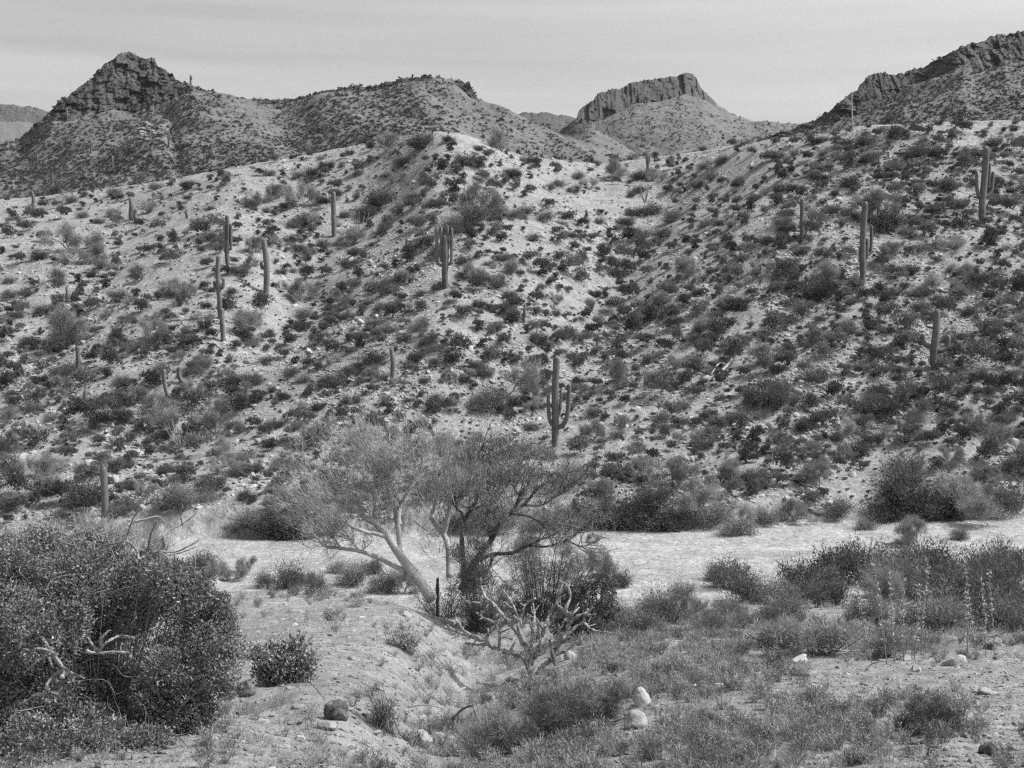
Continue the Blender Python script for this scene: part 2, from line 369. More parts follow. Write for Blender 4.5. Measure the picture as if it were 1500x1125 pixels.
mesa = mountain('mountain', 'flat topped mesa with a dark cliff band in the middle distance', 700, 1260, [
    (560, [(700, 330), (1260, 330)]),
    (760, [(700, 262), (830, 235), (900, 225), (1000, 212), (1100, 212), (1260, 215)]),
    ([(700, 860), (846, 868), (1025, 950), (1260, 985)], [(700, 240), (800, 215), (846, 180), (862, 180), (880, 177), (900, 166), (930, 155), (960, 147), (985, 141), (1000, 139), (1030, 143), (1050, 156), (1075, 170), (1100, 179), (1130, 181), (1190, 179), (1260, 205)]),
    ([(700, 870), (846, 876), (1025, 962), (1260, 990)], [(700, 236), (800, 210), (828, 190), (844, 180), (847, 163), (856, 152), (870, 147), (877, 139), (900, 130), (918, 123), (940, 117), (970, 111), (980, 108), (990, 110), (1000, 108), (1006, 106), (1014, 107), (1020, 115), (1025, 127), (1035, 138), (1050, 152), (1075, 168), (1100, 178), (1130, 181), (1160, 181), (1190, 178), (1260, 203)])],
    [30, 90, 60], [(60, -2), (160, -40), (400, -160)], (2, 3), 38, 7.0, 80, hz=(1.0, 1.6), step=.9, bs=(9., 26., 6.0), tilt=.1)
knob = mountain('hill', 'small rocky knob with a dark left face in front of the mesa', 770, 1010, [
    (480, [(770, 330), (1010, 330)]),
    (600, [(770, 262), (830, 235), (900, 232), (1010, 262)]),
    ([(770, 640), (870, 640), (1010, 655)], [(770, 255), (812, 214), (835, 203), (850, 192), (862, 184), (870, 184), (900, 204), (950, 235), (1010, 262)]),
    ([(770, 652), (820, 665), (862, 650), (1010, 660)], [(770, 240), (790, 214), (812, 197), (822, 190), (838, 178), (846, 175), (855, 176), (863, 179), (874, 181), (885, 178), (892, 184), (920, 204), (950, 228), (1010, 258)])],
    [24, 60, 40], [(15, -3), (60, -30), (200, -80)], (2, 3), 20, 2.5, 120, hz=(.6, 1.2), step=.8)
right = mountain('mountain', 'steep shrubby mountain with dark cliff bands climbing out at the right', 1050, 1830, [
    (200, [(1050, 330), (1830, 330)]),
    (300, [(1050, 260), (1250, 232), (1350, 212), (1471, 190), (1830, 180)]),
    ([(1050, 500), (1230, 435), (1340, 468), (1400, 440), (1471, 462), (1830, 470)], [(1050, 250), (1130, 210), (1190, 192), (1225, 185), (1240, 178), (1262, 170), (1280, 160), (1300, 149), (1325, 130), (1345, 121), (1365, 113), (1385, 106), (1410, 96), (1425, 101), (1440, 101), (1471, 88), (1830, 90)]),
    ([(1050, 520), (1230, 447), (1340, 480), (1400, 454), (1471, 478), (1830, 490)], [(1050, 240), (1110, 205), (1150, 189), (1190, 177), (1210, 164), (1225, 150), (1245, 137), (1254, 131), (1262, 120), (1272, 110), (1282, 107), (1300, 108), (1318, 107), (1338, 101), (1350, 98), (1362, 90), (1385, 80), (1400, 71), (1428, 62), (1445, 52), (1455, 50), (1471, 49), (1520, 36), (1600, 30), (1830, 10)])],
    [24, 130, 90], [(15, -2), (80, -30), (260, -120)], (2, 3), 22, 5.0, 160, hz=(.6, .6), bs=(5., 9., 3.2), tilt=.3)
far1 = mountain('mesa', 'distant pale mesa with streaked cliffs behind the foot of the left peak', -900, 160, [
    (2300, [(-900, 330), (160, 330)]), (2900, [(-900, 185), (29, 178), (160, 190)]), (2960, [(-900, 150), (-200, 152), (20, 154), (45, 156), (62, 160), (75, 164), (100, 180), (160, 190)])],
    [20, 30], [(300, -5), (900, -200)], (1, 2), 90, 14, 200, hz=(2, 2), step=1.5)
far2 = mountain('mesa', 'distant low mesa showing in the gap left of the cliffed mesa', 640, 960, [
    (1500, [(640, 330), (960, 330)]), (1900, [(640, 200), (760, 196), (840, 200), (960, 220)]), (1990, [(640, 172), (750, 169), (765, 166), (800, 166), (830, 170), (845, 173), (960, 190)])],
    [24, 40], [(200, -5), (700, -200)], (1, 2), 60, 9, 230, hz=(2, 3), step=1.2)
#--OBJECTS--
# ------------------------------------------------------------------ plant materials and shapes
M['leaf_dark'] = mat('dark_shrub_leaf', .085, .15, scale=1.5, rough=.7, rand=.4, trans=.18)
M['leaf_mid'] = mat('grey_shrub_leaf', .13, .23, scale=1.5, rough=.75, rand=.35, trans=.2)
M['leaf_pale'] = mat('palo_verde_twig', .22, .36, scale=.8, rough=.7, rand=.15, trans=.2)
M['far_leaf'] = mat('far_shrub_leaf', .07, .12, scale=.4, rough=.9)
M['straw'] = mat('dry_grass_blade', .22, .44, scale=1.1, rough=.8, trans=.2)
M['bark_dark'] = mat('dark_bark', .05, .11, scale=6, bump=.01, bscale=30)
M['bark_pale'] = mat('smooth_pale_bark', .30, .52, scale=3, bump=.006, bscale=40)
M['bark_grey'] = mat('grey_dead_wood', .16, .34, scale=6, bump=.006, bscale=50)
M['cactus'] = mat('cactus_skin', .11, .2, scale=1.3, rough=.7, bump=.01, bscale=12, rand=.15)
M['joint'] = mat('cholla_joint', .08, .5, scale=16, rough=.9, bump=.01, bscale=45)
M['bigleaf'] = mat('small_waxy_leaf', .09, .30, scale=7, rough=.45, spec=.6, trans=.12)
M['petal'] = mat('pale_seed_pod', .4, .62, scale=9, trans=.2)
M['white'] = mat('white_seed_fluff', .55, .7, scale=10)
M['dkrock'] = mat('dark_pitted_rock', .03, .26, scale=11, bump=.06, bscale=12)
def rng(s): return np.random.default_rng(s)
def unit(v): return v/np.maximum(np.linalg.norm(v, axis=-1, keepdims=True), 1e-9)
def slivers(P, D, ln, wd, rg, quad=False):
    """thin leaf shapes: triangles or diamonds at P along D"""
    n = len(P); D = unit(D); r = unit(np.cross(D, rg.normal(size=(n, 3)))); ln = np.broadcast_to(ln, (n,))[:, None]; wd = np.broadcast_to(wd, (n,))[:, None]
    if quad:
        nn = np.cross(D, r)*.12*ln
        V = np.stack([P, P+D*ln*.5+r*wd*.5+nn, P+D*ln, P+D*ln*.5-r*wd*.5+nn], 1).reshape(-1, 3); return V, np.arange(4*n).reshape(n, 4)
    V = np.stack([P-r*wd*.5, P+r*wd*.5, P+D*ln], 1).reshape(-1, 3); return V, np.arange(3*n).reshape(n, 3)
def tube(P, rad, sides=6, cap=True, star=0):
    P = np.asarray(P, float); n = len(P); rad = np.broadcast_to(np.asarray(rad, float), (n,))
    T = unit(np.gradient(P, axis=0)); a = np.array([0, 0, 1.]) if abs(T[0, 2]) < .9 else np.array([1., 0, 0])
    X = unit(np.cross(T, a)); 
    for i in range(1, n):
        x = X[i-1]-T[i]*np.dot(X[i-1], T[i]); X[i] = x/max(np.linalg.norm(x), 1e-9)
    Y = np.cross(T, X); an = np.arange(sides)*2*np.pi/sides; rr = 1+star*np.where(np.arange(sides) % 2 == 0, 1, -1)
    V = P[:, None]+rad[:, None, None]*((np.cos(an)*rr)[None, :, None]*X[:, None]+(np.sin(an)*rr)[None, :, None]*Y[:, None])
    V = V.reshape(-1, 3); b = np.arange(n*sides).reshape(n, sides); b2 = np.roll(b, -1, 1)
    Fq = np.stack([b[:-1], b2[:-1], b2[1:], b[1:]], -1).reshape(-1, 4)
    Ft = np.zeros((0, 3), int)
    if cap:
        V = np.vstack([V, P[-1]+T[-1]*rad[-1]*.4, P[0]]); e = b[-1]; Ft = np.vstack([np.stack([e, np.roll(e, -1), np.full(sides, n*sides)], -1), np.stack([np.roll(b[0], -1), b[0], np.full(sides, n*sides+1)], -1)])
    return V, Fq, Ft
class MB:
    def __init__(s): s.V, s.Q, s.T, s.n = [], [], [], 0
    def add(s, V, *Fs):
        for f in Fs:
            if len(f): (s.Q if f.shape[1] == 4 else s.T).append(np.asarray(f)+s.n)
        s.V.append(V); s.n += len(V)
    def mesh(s, name, m, smooth=False, off=None):
        V = np.vstack(s.V)
        if off is not None: V = V-np.asarray(off)
        Fs = ([np.vstack(s.Q)] if s.Q else [])+([np.vstack(s.T)] if s.T else [])
        return mesh_np(name, V, Fs, [m], smooth)
def spline(pts, k=5):
    P = np.asarray(pts, float)
    if len(P) < 3:
        t = np.linspace(0, 1, k+1)[:, None]; return P[0]*(1-t)+P[-1]*t
    Q = np.vstack([2*P[0]-P[1], P, 2*P[-1]-P[-2]]); O = []
    for i in range(1, len(Q)-2):
        for t in np.arange(k)/k:
            a, b, c, d = Q[i-1:i+3]; O.append(.5*((2*b)+(-a+c)*t+(2*a-5*b+4*c-d)*t*t+(-a+3*b-3*c+d)*t**3))
    O.append(P[-1]); return np.array(O)
def mk_mound(seed, n=760):
    rg = rng(seed); mb = MB()
    k = rg.integers(8, 14); C = rg.normal(size=(k, 3))*[.14, .14, .10]+[0, 0, .30]; rr = rg.uniform(.16, .27, k)
    i = rg.integers(0, k, n); d = unit(rg.normal(size=(n, 3))); d[:, 2] = np.abs(d[:, 2])*.9-.15
    P = C[i]+d*rr[i][:, None]*rg.uniform(.55, 1.05, (n, 1)); P[:, 2] = np.maximum(P[:, 2], -.03)
    V, Fc = slivers(P, d+[0, 0, .5]+rg.normal(size=(n, 3))*.35, rg.uniform(.07, .15, n), rg.uniform(.03, .06, n), rg); mb.add(V, Fc)
    return mb
def mk_shrub(seed, ns=46, nl=90, h=.8, w=1.0, thin=1.0, spread=.13):
    """stems fan out of one root; leaves in sprays round their upper ends. unit: about 2 m wide"""
    rg = rng(seed); st, lf = MB(), MB()
    asym = rg.uniform(-.25, .25, 2)
    for s in range(ns):
        a = rg.uniform(0, 2*np.pi); e = np.arccos(rg.uniform(.12, 1)); rad = rg.uniform(.6, 1.0)*(1+.25*math.sin(a*3+seed))
        d = np.array([math.cos(a)*math.sin(e)*w+asym[0]*.5, math.sin(a)*math.sin(e)*w+asym[1]*.5, math.cos(e)*h*1.05+.12])*rad
        m = d*.5+rg.normal(size=3)*.09; m[2] += .06
        P = spline([[0, 0, -.05], m, d], 3)+np.array([math.cos(a)*.05, math.sin(a)*.05, 0])
        V, Fq, Ft = tube(P, np.linspace(.014, .004, len(P)), 3, False); st.add(V, Fq)
        t = rg.uniform(.35, 1.02, nl)**.8; c = P[0]*((1-t)**2)[:, None]+2*m*((1-t)*t)[:, None]+d*(t**2)[:, None]
        q = c+rg.normal(size=(nl, 3))*spread*(.4+t[:, None]*.7)
        q[:, 2] = np.maximum(q[:, 2], .01)
        V, Fc = slivers(q, unit(d)+rg.normal(size=(nl, 3))*.6+[0, 0, .35], rg.uniform(.05, .13, nl), rg.uniform(.02, .044, nl)*thin, rg); lf.add(V, Fc)
    return st, lf
def mk_tree(seed, lv=3):
    """small palo verde: several limbs from the base, hazy crown of fine twigs. unit: about 2 m wide, 1.7 m tall"""
    rg = rng(seed); st, lf = MB(), MB(); tips = []
    def grow(p, d, L, r, lev):
        n = 4; pts = [p]
        for _ in range(n):
            d = unit(d+rg.normal(size=3)*.20+[0, 0, .03]); pts.append(pts[-1]+d*L/n)
        P = np.array(pts); V, Fq, Ft = tube(P, np.linspace(r, r*.6, n+1), 4 if lev else 5, False); st.add(V, Fq)
        if lev >= 2: tips.append(P)
        if lev < lv:
            for c in range(rg.integers(2, 5)):
                t = rg.integers(2, n+1); dd = unit(d+rg.normal(size=3)*.62+[0, 0, .1]); grow(P[t], dd, L*rg.uniform(.6, .85), r*.55, lev+1)
    for k in range(rg.integers(3, 6)):
        a = rg.uniform(0, 6.28); grow(np.array([0, 0, -.08]), unit(np.array([math.cos(a)*.75, math.sin(a)*.75, .8])), .62, .035, 0)
    for P in tips:
        n = 70; i = rg.integers(1, len(P), n); q = P[i]+rg.normal(size=(n, 3))*.075; q[:, 2] = np.maximum(q[:, 2], .03)
        V, Fc = slivers(q, (q-[0, 0, .3])+rg.normal(size=(n, 3))*.5+[0, 0, .5], rg.uniform(.08, .2, n), rg.uniform(.007, .016, n), rg); lf.add(V, Fc)
    return st, lf
def mk_rock(seed, sub=2, cuts=7, lo=.24):
    rg = rng(seed); import bmesh
    bm = bmesh.new(); bmesh.ops.create_icosphere(bm, subdivisions=sub, radius=.5)
    V = np.array([v.co[:] for v in bm.verts]); Fc = np.array([[v.index for v in f.verts] for f in bm.faces]); bm.free()
    for _ in range(cuts):            # cut flats
        n = unit(rg.normal(size=3)); c = rg.uniform(lo, lo+.18); d = V@n; V = V-np.maximum(d-c, 0)[:, None]*n
    V = V*(1+.18*fbm(V[:, 0]*3+seed, V[:, 1]*3, V[:, 2]*3, o=3, seed=seed)[:, None])*np.array([rg.uniform(.8, 1.25), rg.uniform(.7, 1.1), rg.uniform(.5, .8)])
    return V, Fc
# ---- instanced ground cover (things nobody could count)
def stuff(name, label, cat, protos, P, rot, scl, idx):
    col = bpy.data.collections.new(name+'_shapes')
    for k, me in enumerate(protos): col.objects.link(bpy.data.objects.new('%s_shape_%02d' % (name, k), me))
    me = bpy.data.meshes.new(name); me.vertices.add(len(P)); me.vertices.foreach_set('co', np.asarray(P, np.float32).ravel())
    for nm, ty, ar in (('rot', 'FLOAT_VECTOR', rot), ('scl', 'FLOAT_VECTOR', scl), ('pick', 'INT', idx)):
        at = me.attributes.new(nm, ty, 'POINT'); at.data.foreach_set('vector' if ty == 'FLOAT_VECTOR' else 'value', np.asarray(ar, np.float32 if ty != 'INT' else np.int32).ravel())
    o = link(name, me); setp(o, label, cat, kind='stuff')
    g = bpy.data.node_groups.new(name, 'GeometryNodeTree')
    g.interface.new_socket(name='Geometry', in_out='INPUT', socket_type='NodeSocketGeometry'); g.interface.new_socket(name='Geometry', in_out='OUTPUT', socket_type='NodeSocketGeometry')
    gi, go, ip, ci = g.nodes.new('NodeGroupInput'), g.nodes.new('NodeGroupOutput'), g.nodes.new('GeometryNodeInstanceOnPoints'), g.nodes.new('GeometryNodeCollectionInfo')
    ci.inputs['Collection'].default_value = col; ci.inputs['Separate Children'].default_value = True; ci.inputs['Reset Children'].default_value = True
    ip.inputs['Pick Instance'].default_value = True
    def at(nm, ty):
        n = g.nodes.new('GeometryNodeInputNamedAttribute'); n.data_type = ty; n.inputs['Name'].default_value = nm; return n.outputs[0]
    g.links.new(gi.outputs[0], ip.inputs['Points']); g.links.new(ci.outputs[0], ip.inputs['Instance'])
    g.links.new(at('pick', 'INT'), ip.inputs['Instance Index']); g.links.new(at('rot', 'FLOAT_VECTOR'), ip.inputs['Rotation']); g.links.new(at('scl', 'FLOAT_VECTOR'), ip.inputs['Scale'])
    g.links.new(ip.outputs[0], go.inputs[0])
    md = o.modifiers.new('scatter', 'NODES'); md.node_group = g
    return o
G = rng(12345)
def rots(n, tilt=0): return np.stack([G.normal(size=n)*tilt, G.normal(size=n)*tilt, G.uniform(0, 6.283, n)], -1)
# vectorised pixel -> near terrain
def hits(U, Vp, ymin=5.0):
    s, m = ray(U, Vp); ys = YS[(YS > ymin)][::3]; y = np.full(len(U), np.nan)
    for k0 in range(0, len(U), 400):
        ss, mm = s[k0:k0+400, None], m[k0:k0+400, None]
        ok = base_z(ss*ys[None], np.repeat(ys[None], len(ss), 0)) >= CZ+mm*ys[None]
        k = ok.argmax(1); yy = ys[k].astype(float); yy[~ok.any(1)] = np.nan; y[k0:k0+400] = yy
    y = y + G.uniform(-.05, .05, len(y))
    x = s*y; g = ~np.isnan(y); z = np.full(len(y), np.nan); z[g] = ground_z(x[g], y[g])
    return x, y, z
# ---- far shrubs on the mountains
def cell_points(Vm, n, seed, mask=None, lo=0, vmax=330):
    rg = rng(seed); V, mk = Vm; nr, nc = V.shape[:2]
    u, v = project(V[..., 0], V[..., 1], V[..., 2])
    a = np.abs((u[1:, 1:]-u[:-1, :-1])*(v[:-1, :-1]-v[1:, 1:]))*(v[:-1, :-1]-v[1:, 1:] > 0)
    a *= (u[:-1, :-1] > -20)*(u[:-1, :-1] < 1520)*(v[:-1, :-1] < vmax)
    a *= 1-.8*(mk[:-1, :-1] > .3)
    cl = .5+.5*fbm(V[:-1, :-1, 0]/25, V[:-1, :-1, 1]/25, o=3, seed=seed); a = a*(.8+.5*sstep(.3, .7, cl))
    a[-4:] = 0
    p = (a/a.sum()).ravel(); k = rg.choice(len(p), n, p=p); i, j = k//(nc-1), k % (nc-1); f, g = rg.uniform(size=n), rg.uniform(size=n)
    f, g = f[:, None], g[:, None]
    return (V[i, j]*(1-f)*(1-g)+V[i+1, j]*f*(1-g)+V[i, j+1]*(1-f)*g+V[i+1, j+1]*f*g)
def mk_clump(seed, n=46):
    rg = rng(seed); mb = MB(); d = unit(rg.normal(size=(n, 3))); d[:, 2] = np.abs(d[:, 2]); P = d*[.32, .32, .42]*rg.uniform(.4, 1, (n, 1)); P[:, 2] -= .02
    V, Fc = slivers(P, d+[0, 0, .5], rg.uniform(.12, .24, n), rg.uniform(.10, .18, n), rg); mb.add(V, Fc); return mb.mesh('clump', M['far_leaf'])
clumps = [mk_clump(900+i) for i in range(5)]
def far_scatter(name, label, Vm, n, seed, sz):
    P = cell_points(Vm, n, seed); P[:, 2] -= .1; s = G.lognormal(math.log(sz), .38, n)
    stuff(name, label, 'shrubs', clumps, P, rots(n), np.stack([s*1.1, s*1.1, s], -1), G.integers(0, 5, n))
far_scatter('far_shrubs', 'dark dots of shrubs covering the left peak and its long ridge', left, 24000, 41, .82)
far_scatter('far_shrubs', 'fine dark shrubs peppering the steep mountain at the right', right, 16000, 42, .8)
far_scatter('far_shrubs', 'faint shrubs on the skirts of the cliffed mesa', mesa, 8000, 43, 1.2)
far_scatter('far_shrubs', 'specks of shrubs on the small rocky knob below the mesa', knob, 900, 44, 1.5)
# rock fragments breaking up the cliffs and peak
def cliff_blocks(name, label, Vm, n, seed, sz):
    rg = rng(seed); V, mk = Vm; ii = np.argwhere(mk[:-1, :-1] > .4); u, v = project(V[..., 0], V[..., 1], V[..., 2])
    ii = ii[(u[ii[:, 0], ii[:, 1]] > -10)*(u[ii[:, 0], ii[:, 1]] < 1510)]
    k = ii[rg.integers(0, len(ii), n)]; P = V[k[:, 0], k[:, 1]]+rg.normal(size=(n, 3))*.3
    pr = []
    for q in range(5):
        Vr, Fr = mk_rock(seed+q, 3, 16, .14); pr.append(mesh_np('block', Vr, [Fr], [M['cliff']]))
    s = rg.lognormal(math.log(sz), .5, n)
    stuff(name, label, 'rocks', pr, P, rg.uniform(-.5, .5, (n, 3))+np.stack([np.zeros(n), np.zeros(n), rg.uniform(0, 6.28, n)], -1), np.stack([s, s, s*rg.uniform(.6, 1.2, n)], -1), rg.integers(0, 5, n))
cliff_blocks('crags', 'broken crags standing out of the dark face of the left peak', left, 1500, 300, .9)
cliff_blocks('crags', 'broken blocks of the cliff bands on the right mountain', right, 1200, 320, .8)
# ------------------------------------------------------------------ hillside plants
def thing(name, loc, label, cat, group=None, rz=0, sc_=(1, 1, 1)):
    o = link(name, None, None, loc); o.rotation_euler = (0, 0, rz); o.scale = sc_; return setp(o, label, cat, group)
def dup(src, loc, rz, s, label=None, group=None):
    r = src.copy(); sc.collection.objects.link(r); r.location = loc; r.rotation_euler = (0, 0, rz); r.scale = s
    if label: r['label'] = label
    if group: r['group'] = group
    for ch in src.children:
        c = ch.copy(); sc.collection.objects.link(c); c.parent = r
        for gch in ch.children:
            d = gch.copy(); sc.collection.objects.link(d); d.parent = c
    return r
# saguaros: (u_base, v_base, v_top, width px, lean px, arms[(v_leave, du, v_tip, width)], label)
SAG = [
 (812, 655, 522, 8.5, 3, [(624, -9.5, 577, 4.8), (628, 20, 562, 6), (612, 8, 570, 3.8)], 'tall saguaro with three upraised arms standing lowest in the middle of the hillside'),
 (653, 422, 345, 7.5, -1, [(390, -12, 333, 4.2), (384, -5.5, 334, 4.2), (388, 9, 335, 4.4), (380, 3, 331, 4.2)], 'candelabra saguaro with a close bundle of upright stems in mid hillside'),
 (389, 432, 352, 7, -1, [(394, -5, 384, 4.5)], 'thick saguaro with one stub arm beside a dark shadow patch'),
 (322, 467, 375, 5.5, -1, [(424, -7, 412, 4), (424, 7, 408, 4.5)], 'slender saguaro with a ring of short arms halfway up'),
 (327, 501, 452, 5.5, -1, [], 'plain short saguaro post just below the slender ring armed one'),
 (334, 390, 316, 5, 0, [(370, -4, 330, 3.5), (366, 5, 328, 3.5)], 'triple stemmed saguaro among pale brush'),
 (489, 347, 281, 6, 0, [], 'straight armless saguaro high on the left slope casting a shadow to the side'),
 (192, 322, 290, 5, 0, [], 'taller of the two paired saguaro posts near the left skyline slope'),
 (199, 327, 306, 4.5, 0, [], 'shorter of the two paired saguaro posts near the left skyline slope'),
 (48, 312, 280, 4, 0, [], 'thin saguaro near the left edge under the craggy peak'),
 (1439, 330, 217, 8, 3, [(292, -11, 254, 4.8), (290, 13, 252, 4.8), (276, 7, 240, 3.6)], 'tallest saguaro with several arms near the right edge'),
 (1264, 410, 297, 7.5, 1, [(374, 11, 332, 4.8), (384, -5, 362, 4), (380, 5, 350, 4)], 'tall saguaro with one long side arm on the right slope'),
 (1174, 352, 292, 5, 0, [], 'armless saguaro on the upper right slope left of the long armed one'),
 (1368, 541, 453, 8.5, 3, [(508, -17, 490, 6.2), (514, 19, 491, 8)], 'saguaro with two short curved arms like a raised fork on the right slope'),
 (574, 562, 510, 5.5, 0, [], 'armless saguaro post beside a wide dark shrub'),
 (115, 558, 507, 5.5, 0, [(552, 5, 543, 4.5)], 'saguaro post with a low stub at its foot on the left slope'),
 (126, 600, 572, 5, 0, [], 'stubby saguaro just below the one with a low stub'),
 (243, 582, 541, 5, -2, [], 'saguaro with a bent foot beside pale brush'),
 (263, 562, 537, 5.5, 0, [], 'short blunt saguaro right of the one with the bent foot'),
 (153, 757, 682, 8.5, 0, [], 'stout armless saguaro nearest the wash at the left'),
 (98, 442, 420, 3.5, 0, [], 'very small thin saguaro on the pale left slope'),
 (769, 474, 445, 3.5, 0, [], 'thin dark saguaro in the middle of the slope above the three armed one'),
 (859, 323, 308, 4, 0, [], 'tiny saguaro stub on the pale saddle slope'),
 (948, 252, 226, 3.6, 0, [(240, 3, 229, 2.5)], 'thin saguaro against the skirts of the mesa in the saddle'),
 (251, 658, 645, 4.5, 0, [], 'tiny blunt saguaro at the foot of the fan shaped ocotillo'),
 (270, 638, 619, 4.5, 0, [], 'small saguaro post beside the fan shaped ocotillo'),
 (274, 320, 306, 3.5, 0, [], 'tiny saguaro on the upper left slope right of the paired posts'),
 (596, 372, 350, 3.2, 0, [], 'little thin saguaro left of the candelabra one'),
 (1208, 560, 540, 3.5, 0, [], 'tiny dark saguaro among shrubs on the lower right slope'),
]
def sag_tube(P, w_, name, parent, sides=22):
    P = spline(P, 6); n = len(P); t = np.linspace(0, 1, n); L = np.linalg.norm(P[-1]-P[0])
    r = w_/2*np.ones(n)*(1+.07*np.sin(t*5))*(1-.12*(t < .08))
    dist = np.linalg.norm(P-P[-1], axis=1); r *= np.sqrt(np.clip(dist/(w_*.55), .06, 1)*(2-np.clip(dist/(w_*.55), .06, 1)))
    # more rings at the rounded tip
    V, Fq, Ft = tube(P, r, sides, True, star=.085)
    mb = MB(); mb.add(V, Fq, Ft); return link(name, mb.mesh(name, M['cactus'], smooth=False), parent)
SAGP = []
def saguaro(u, vb, vt, wpx, lean, arms, label, pos=None, group='saguaros standing on the hillside', i=0):
    x, y, z = pos or put(u, vb); k = y/F; H = (vb-vt)*k; w_ = wpx*k*1.08; rg = rng(int(u*7+vb))
    o = thing('saguaro', (x, y, z), label, 'saguaro', group)
    ln = lean*k
    top = [ln, 0, H]; pts = [[0, 0, -.25], [ln*.1+rg.normal()*.05, 0, H*.25], [ln*.4+rg.normal()*.06, rg.normal()*.05, H*.6], [ln*.9, 0, H*.95-.05], [ln*.95, 0, H*.975], [ln, 0, H]]
    if 'bent foot' in label: pts[0] = [.45, 0, -.15]; pts[1] = [.08, 0, .25]
    sag_tube(pts, w_, 'trunk', o)
    for n, (vl, du, vtip, aw) in enumerate(arms):
        zl, zt = (vb-vl)*k, (vb-vtip)*k; d = du*k; xl = ln*zl/H; dy = rg.uniform(-.5, .5)*abs(d)*.5; rise = max((zt-zl), .2)
        r0 = min(.35*abs(d)+.05, rise*.45)
        if 'fork' in label or rise > 2.2*abs(d)*1.6: za = [r0*.12, r0*.55, r0*1.1+.02]
        else: za = [rise*.10, rise*.27, rise*.55]
        if 'three upraised' in label: za = [rise*.08, rise*.26, rise*.6]
        P = [[xl, 0, zl], [xl+d*.55, dy*.5, zl+za[0]], [xl+d*.88, dy*.9, zl+za[1]], [xl+d, dy, zl+za[2]], [xl+d*1.05, dy, zt-.1*rise-.02], [xl+d*1.06, dy, zt]]
        sag_tube(P, aw*k, 'arm', o, 16)
    SAGP.append((x, y, label)); return o
for a in SAG: saguaro(*a)
# saguaros far off on the mountain slopes
def on_mesh(Vm, u, v):
    V = Vm[0]; pu, pv = project(V[..., 0], V[..., 1], V[..., 2]); d = (pu-u)**2+(pv-v)**2; d[V[..., 1] > V[-5, V.shape[1]//2, 1]] = 1e9
    i, j = np.unravel_index(d.argmin(), d.shape); return tuple(float(c) for c in V[i, j])
for u, v, h, lb in [(280, 124, 14, 'saguaro silhouetted on the skyline shoulder right of the craggy peak'), (248, 216, 24, 'far saguaro below the pale scar on the left peak'), (98, 172, 14, 'far saguaro against the dark cliff foot of the left peak'),
                    (133, 224, 20, 'far saguaro on the left flank of the craggy peak'), (375, 238, 20, 'far saguaro above the pale shoulder between peak and ridge'), (165, 246, 18, 'far saguaro on the lower slope under the craggy peak'),
                    (55, 240, 16, 'far saguaro near the left edge of the lower peak slope'), (300, 240, 16, 'far saguaro in the ravine right of the craggy peak'), (78, 270, 15, 'far saguaro low on the peak slope just above the near hillside')]:
    saguaro(u, v, v-h, 2.2, 0, [(v-h*.5, 1.6, v-h*.8, 1.6)] if h > 19 or v < 130 else [], lb, on_mesh(left, u, v), 'far saguaros on the mountain slope')
# prototypes
def protos(fn, n, s0, **k): return [fn(s0+i, **k) for i in range(n)]
def proto_tree(name, parts):
    """unlinked prototype meshes; returns function that instances them"""
    return parts
SH = []
for i in range(6):
    st, lf = mk_shrub(100+i, ns=40, nl=95, h=[.75, .6, .85, .7, .55, .9][i])
    SH.append((st.mesh('stems', M['bark_dark']), lf.mesh('foliage', M['leaf_dark'])))
SM = []
for i in range(5):
    st, lf = mk_shrub(140+i, ns=44, nl=85, h=[.7, .55, .8, .6, .9][i], spread=.16, thin=.8)
    SM.append((st.mesh('stems', M['bark_dark']), lf.mesh('foliage', M['leaf_mid'])))
PV = []
for i in range(6):
    st, lf = mk_tree(200+i); PV.append((st.mesh('trunk', M['bark_grey']), lf.mesh('crown', M['leaf_pale'])))
def plant(kind, u, vb, wpx, label=None, group=None, hs=1.0, seed=None, ymin=4.0, pos=None):
    x, y, z = pos or put(u, vb, ymin); rg = rng(int(seed if seed is not None else u*13+vb*7)); W = wpx*y/F
    lib, nm, cat, div, parts = {'b': (SH, 'desert_shrub', 'shrub', 1.9, ('stem', 'foliage')), 'm': (SM, 'desert_shrub', 'shrub', 1.9, ('stem', 'foliage')), 'p': (PV, 'palo_verde', 'tree', 2.0, ('trunk', 'crown'))}[kind]
    a = lib[rg.integers(0, len(lib))]; s = W/div
    o = thing(nm, (x, y, z-.02), label, cat, group, rg.uniform(0, 6.28), (s, s, s*hs*rg.uniform(.85, 1.1)))
    for p, me in zip(parts, a): link(p, me, o)
    return o
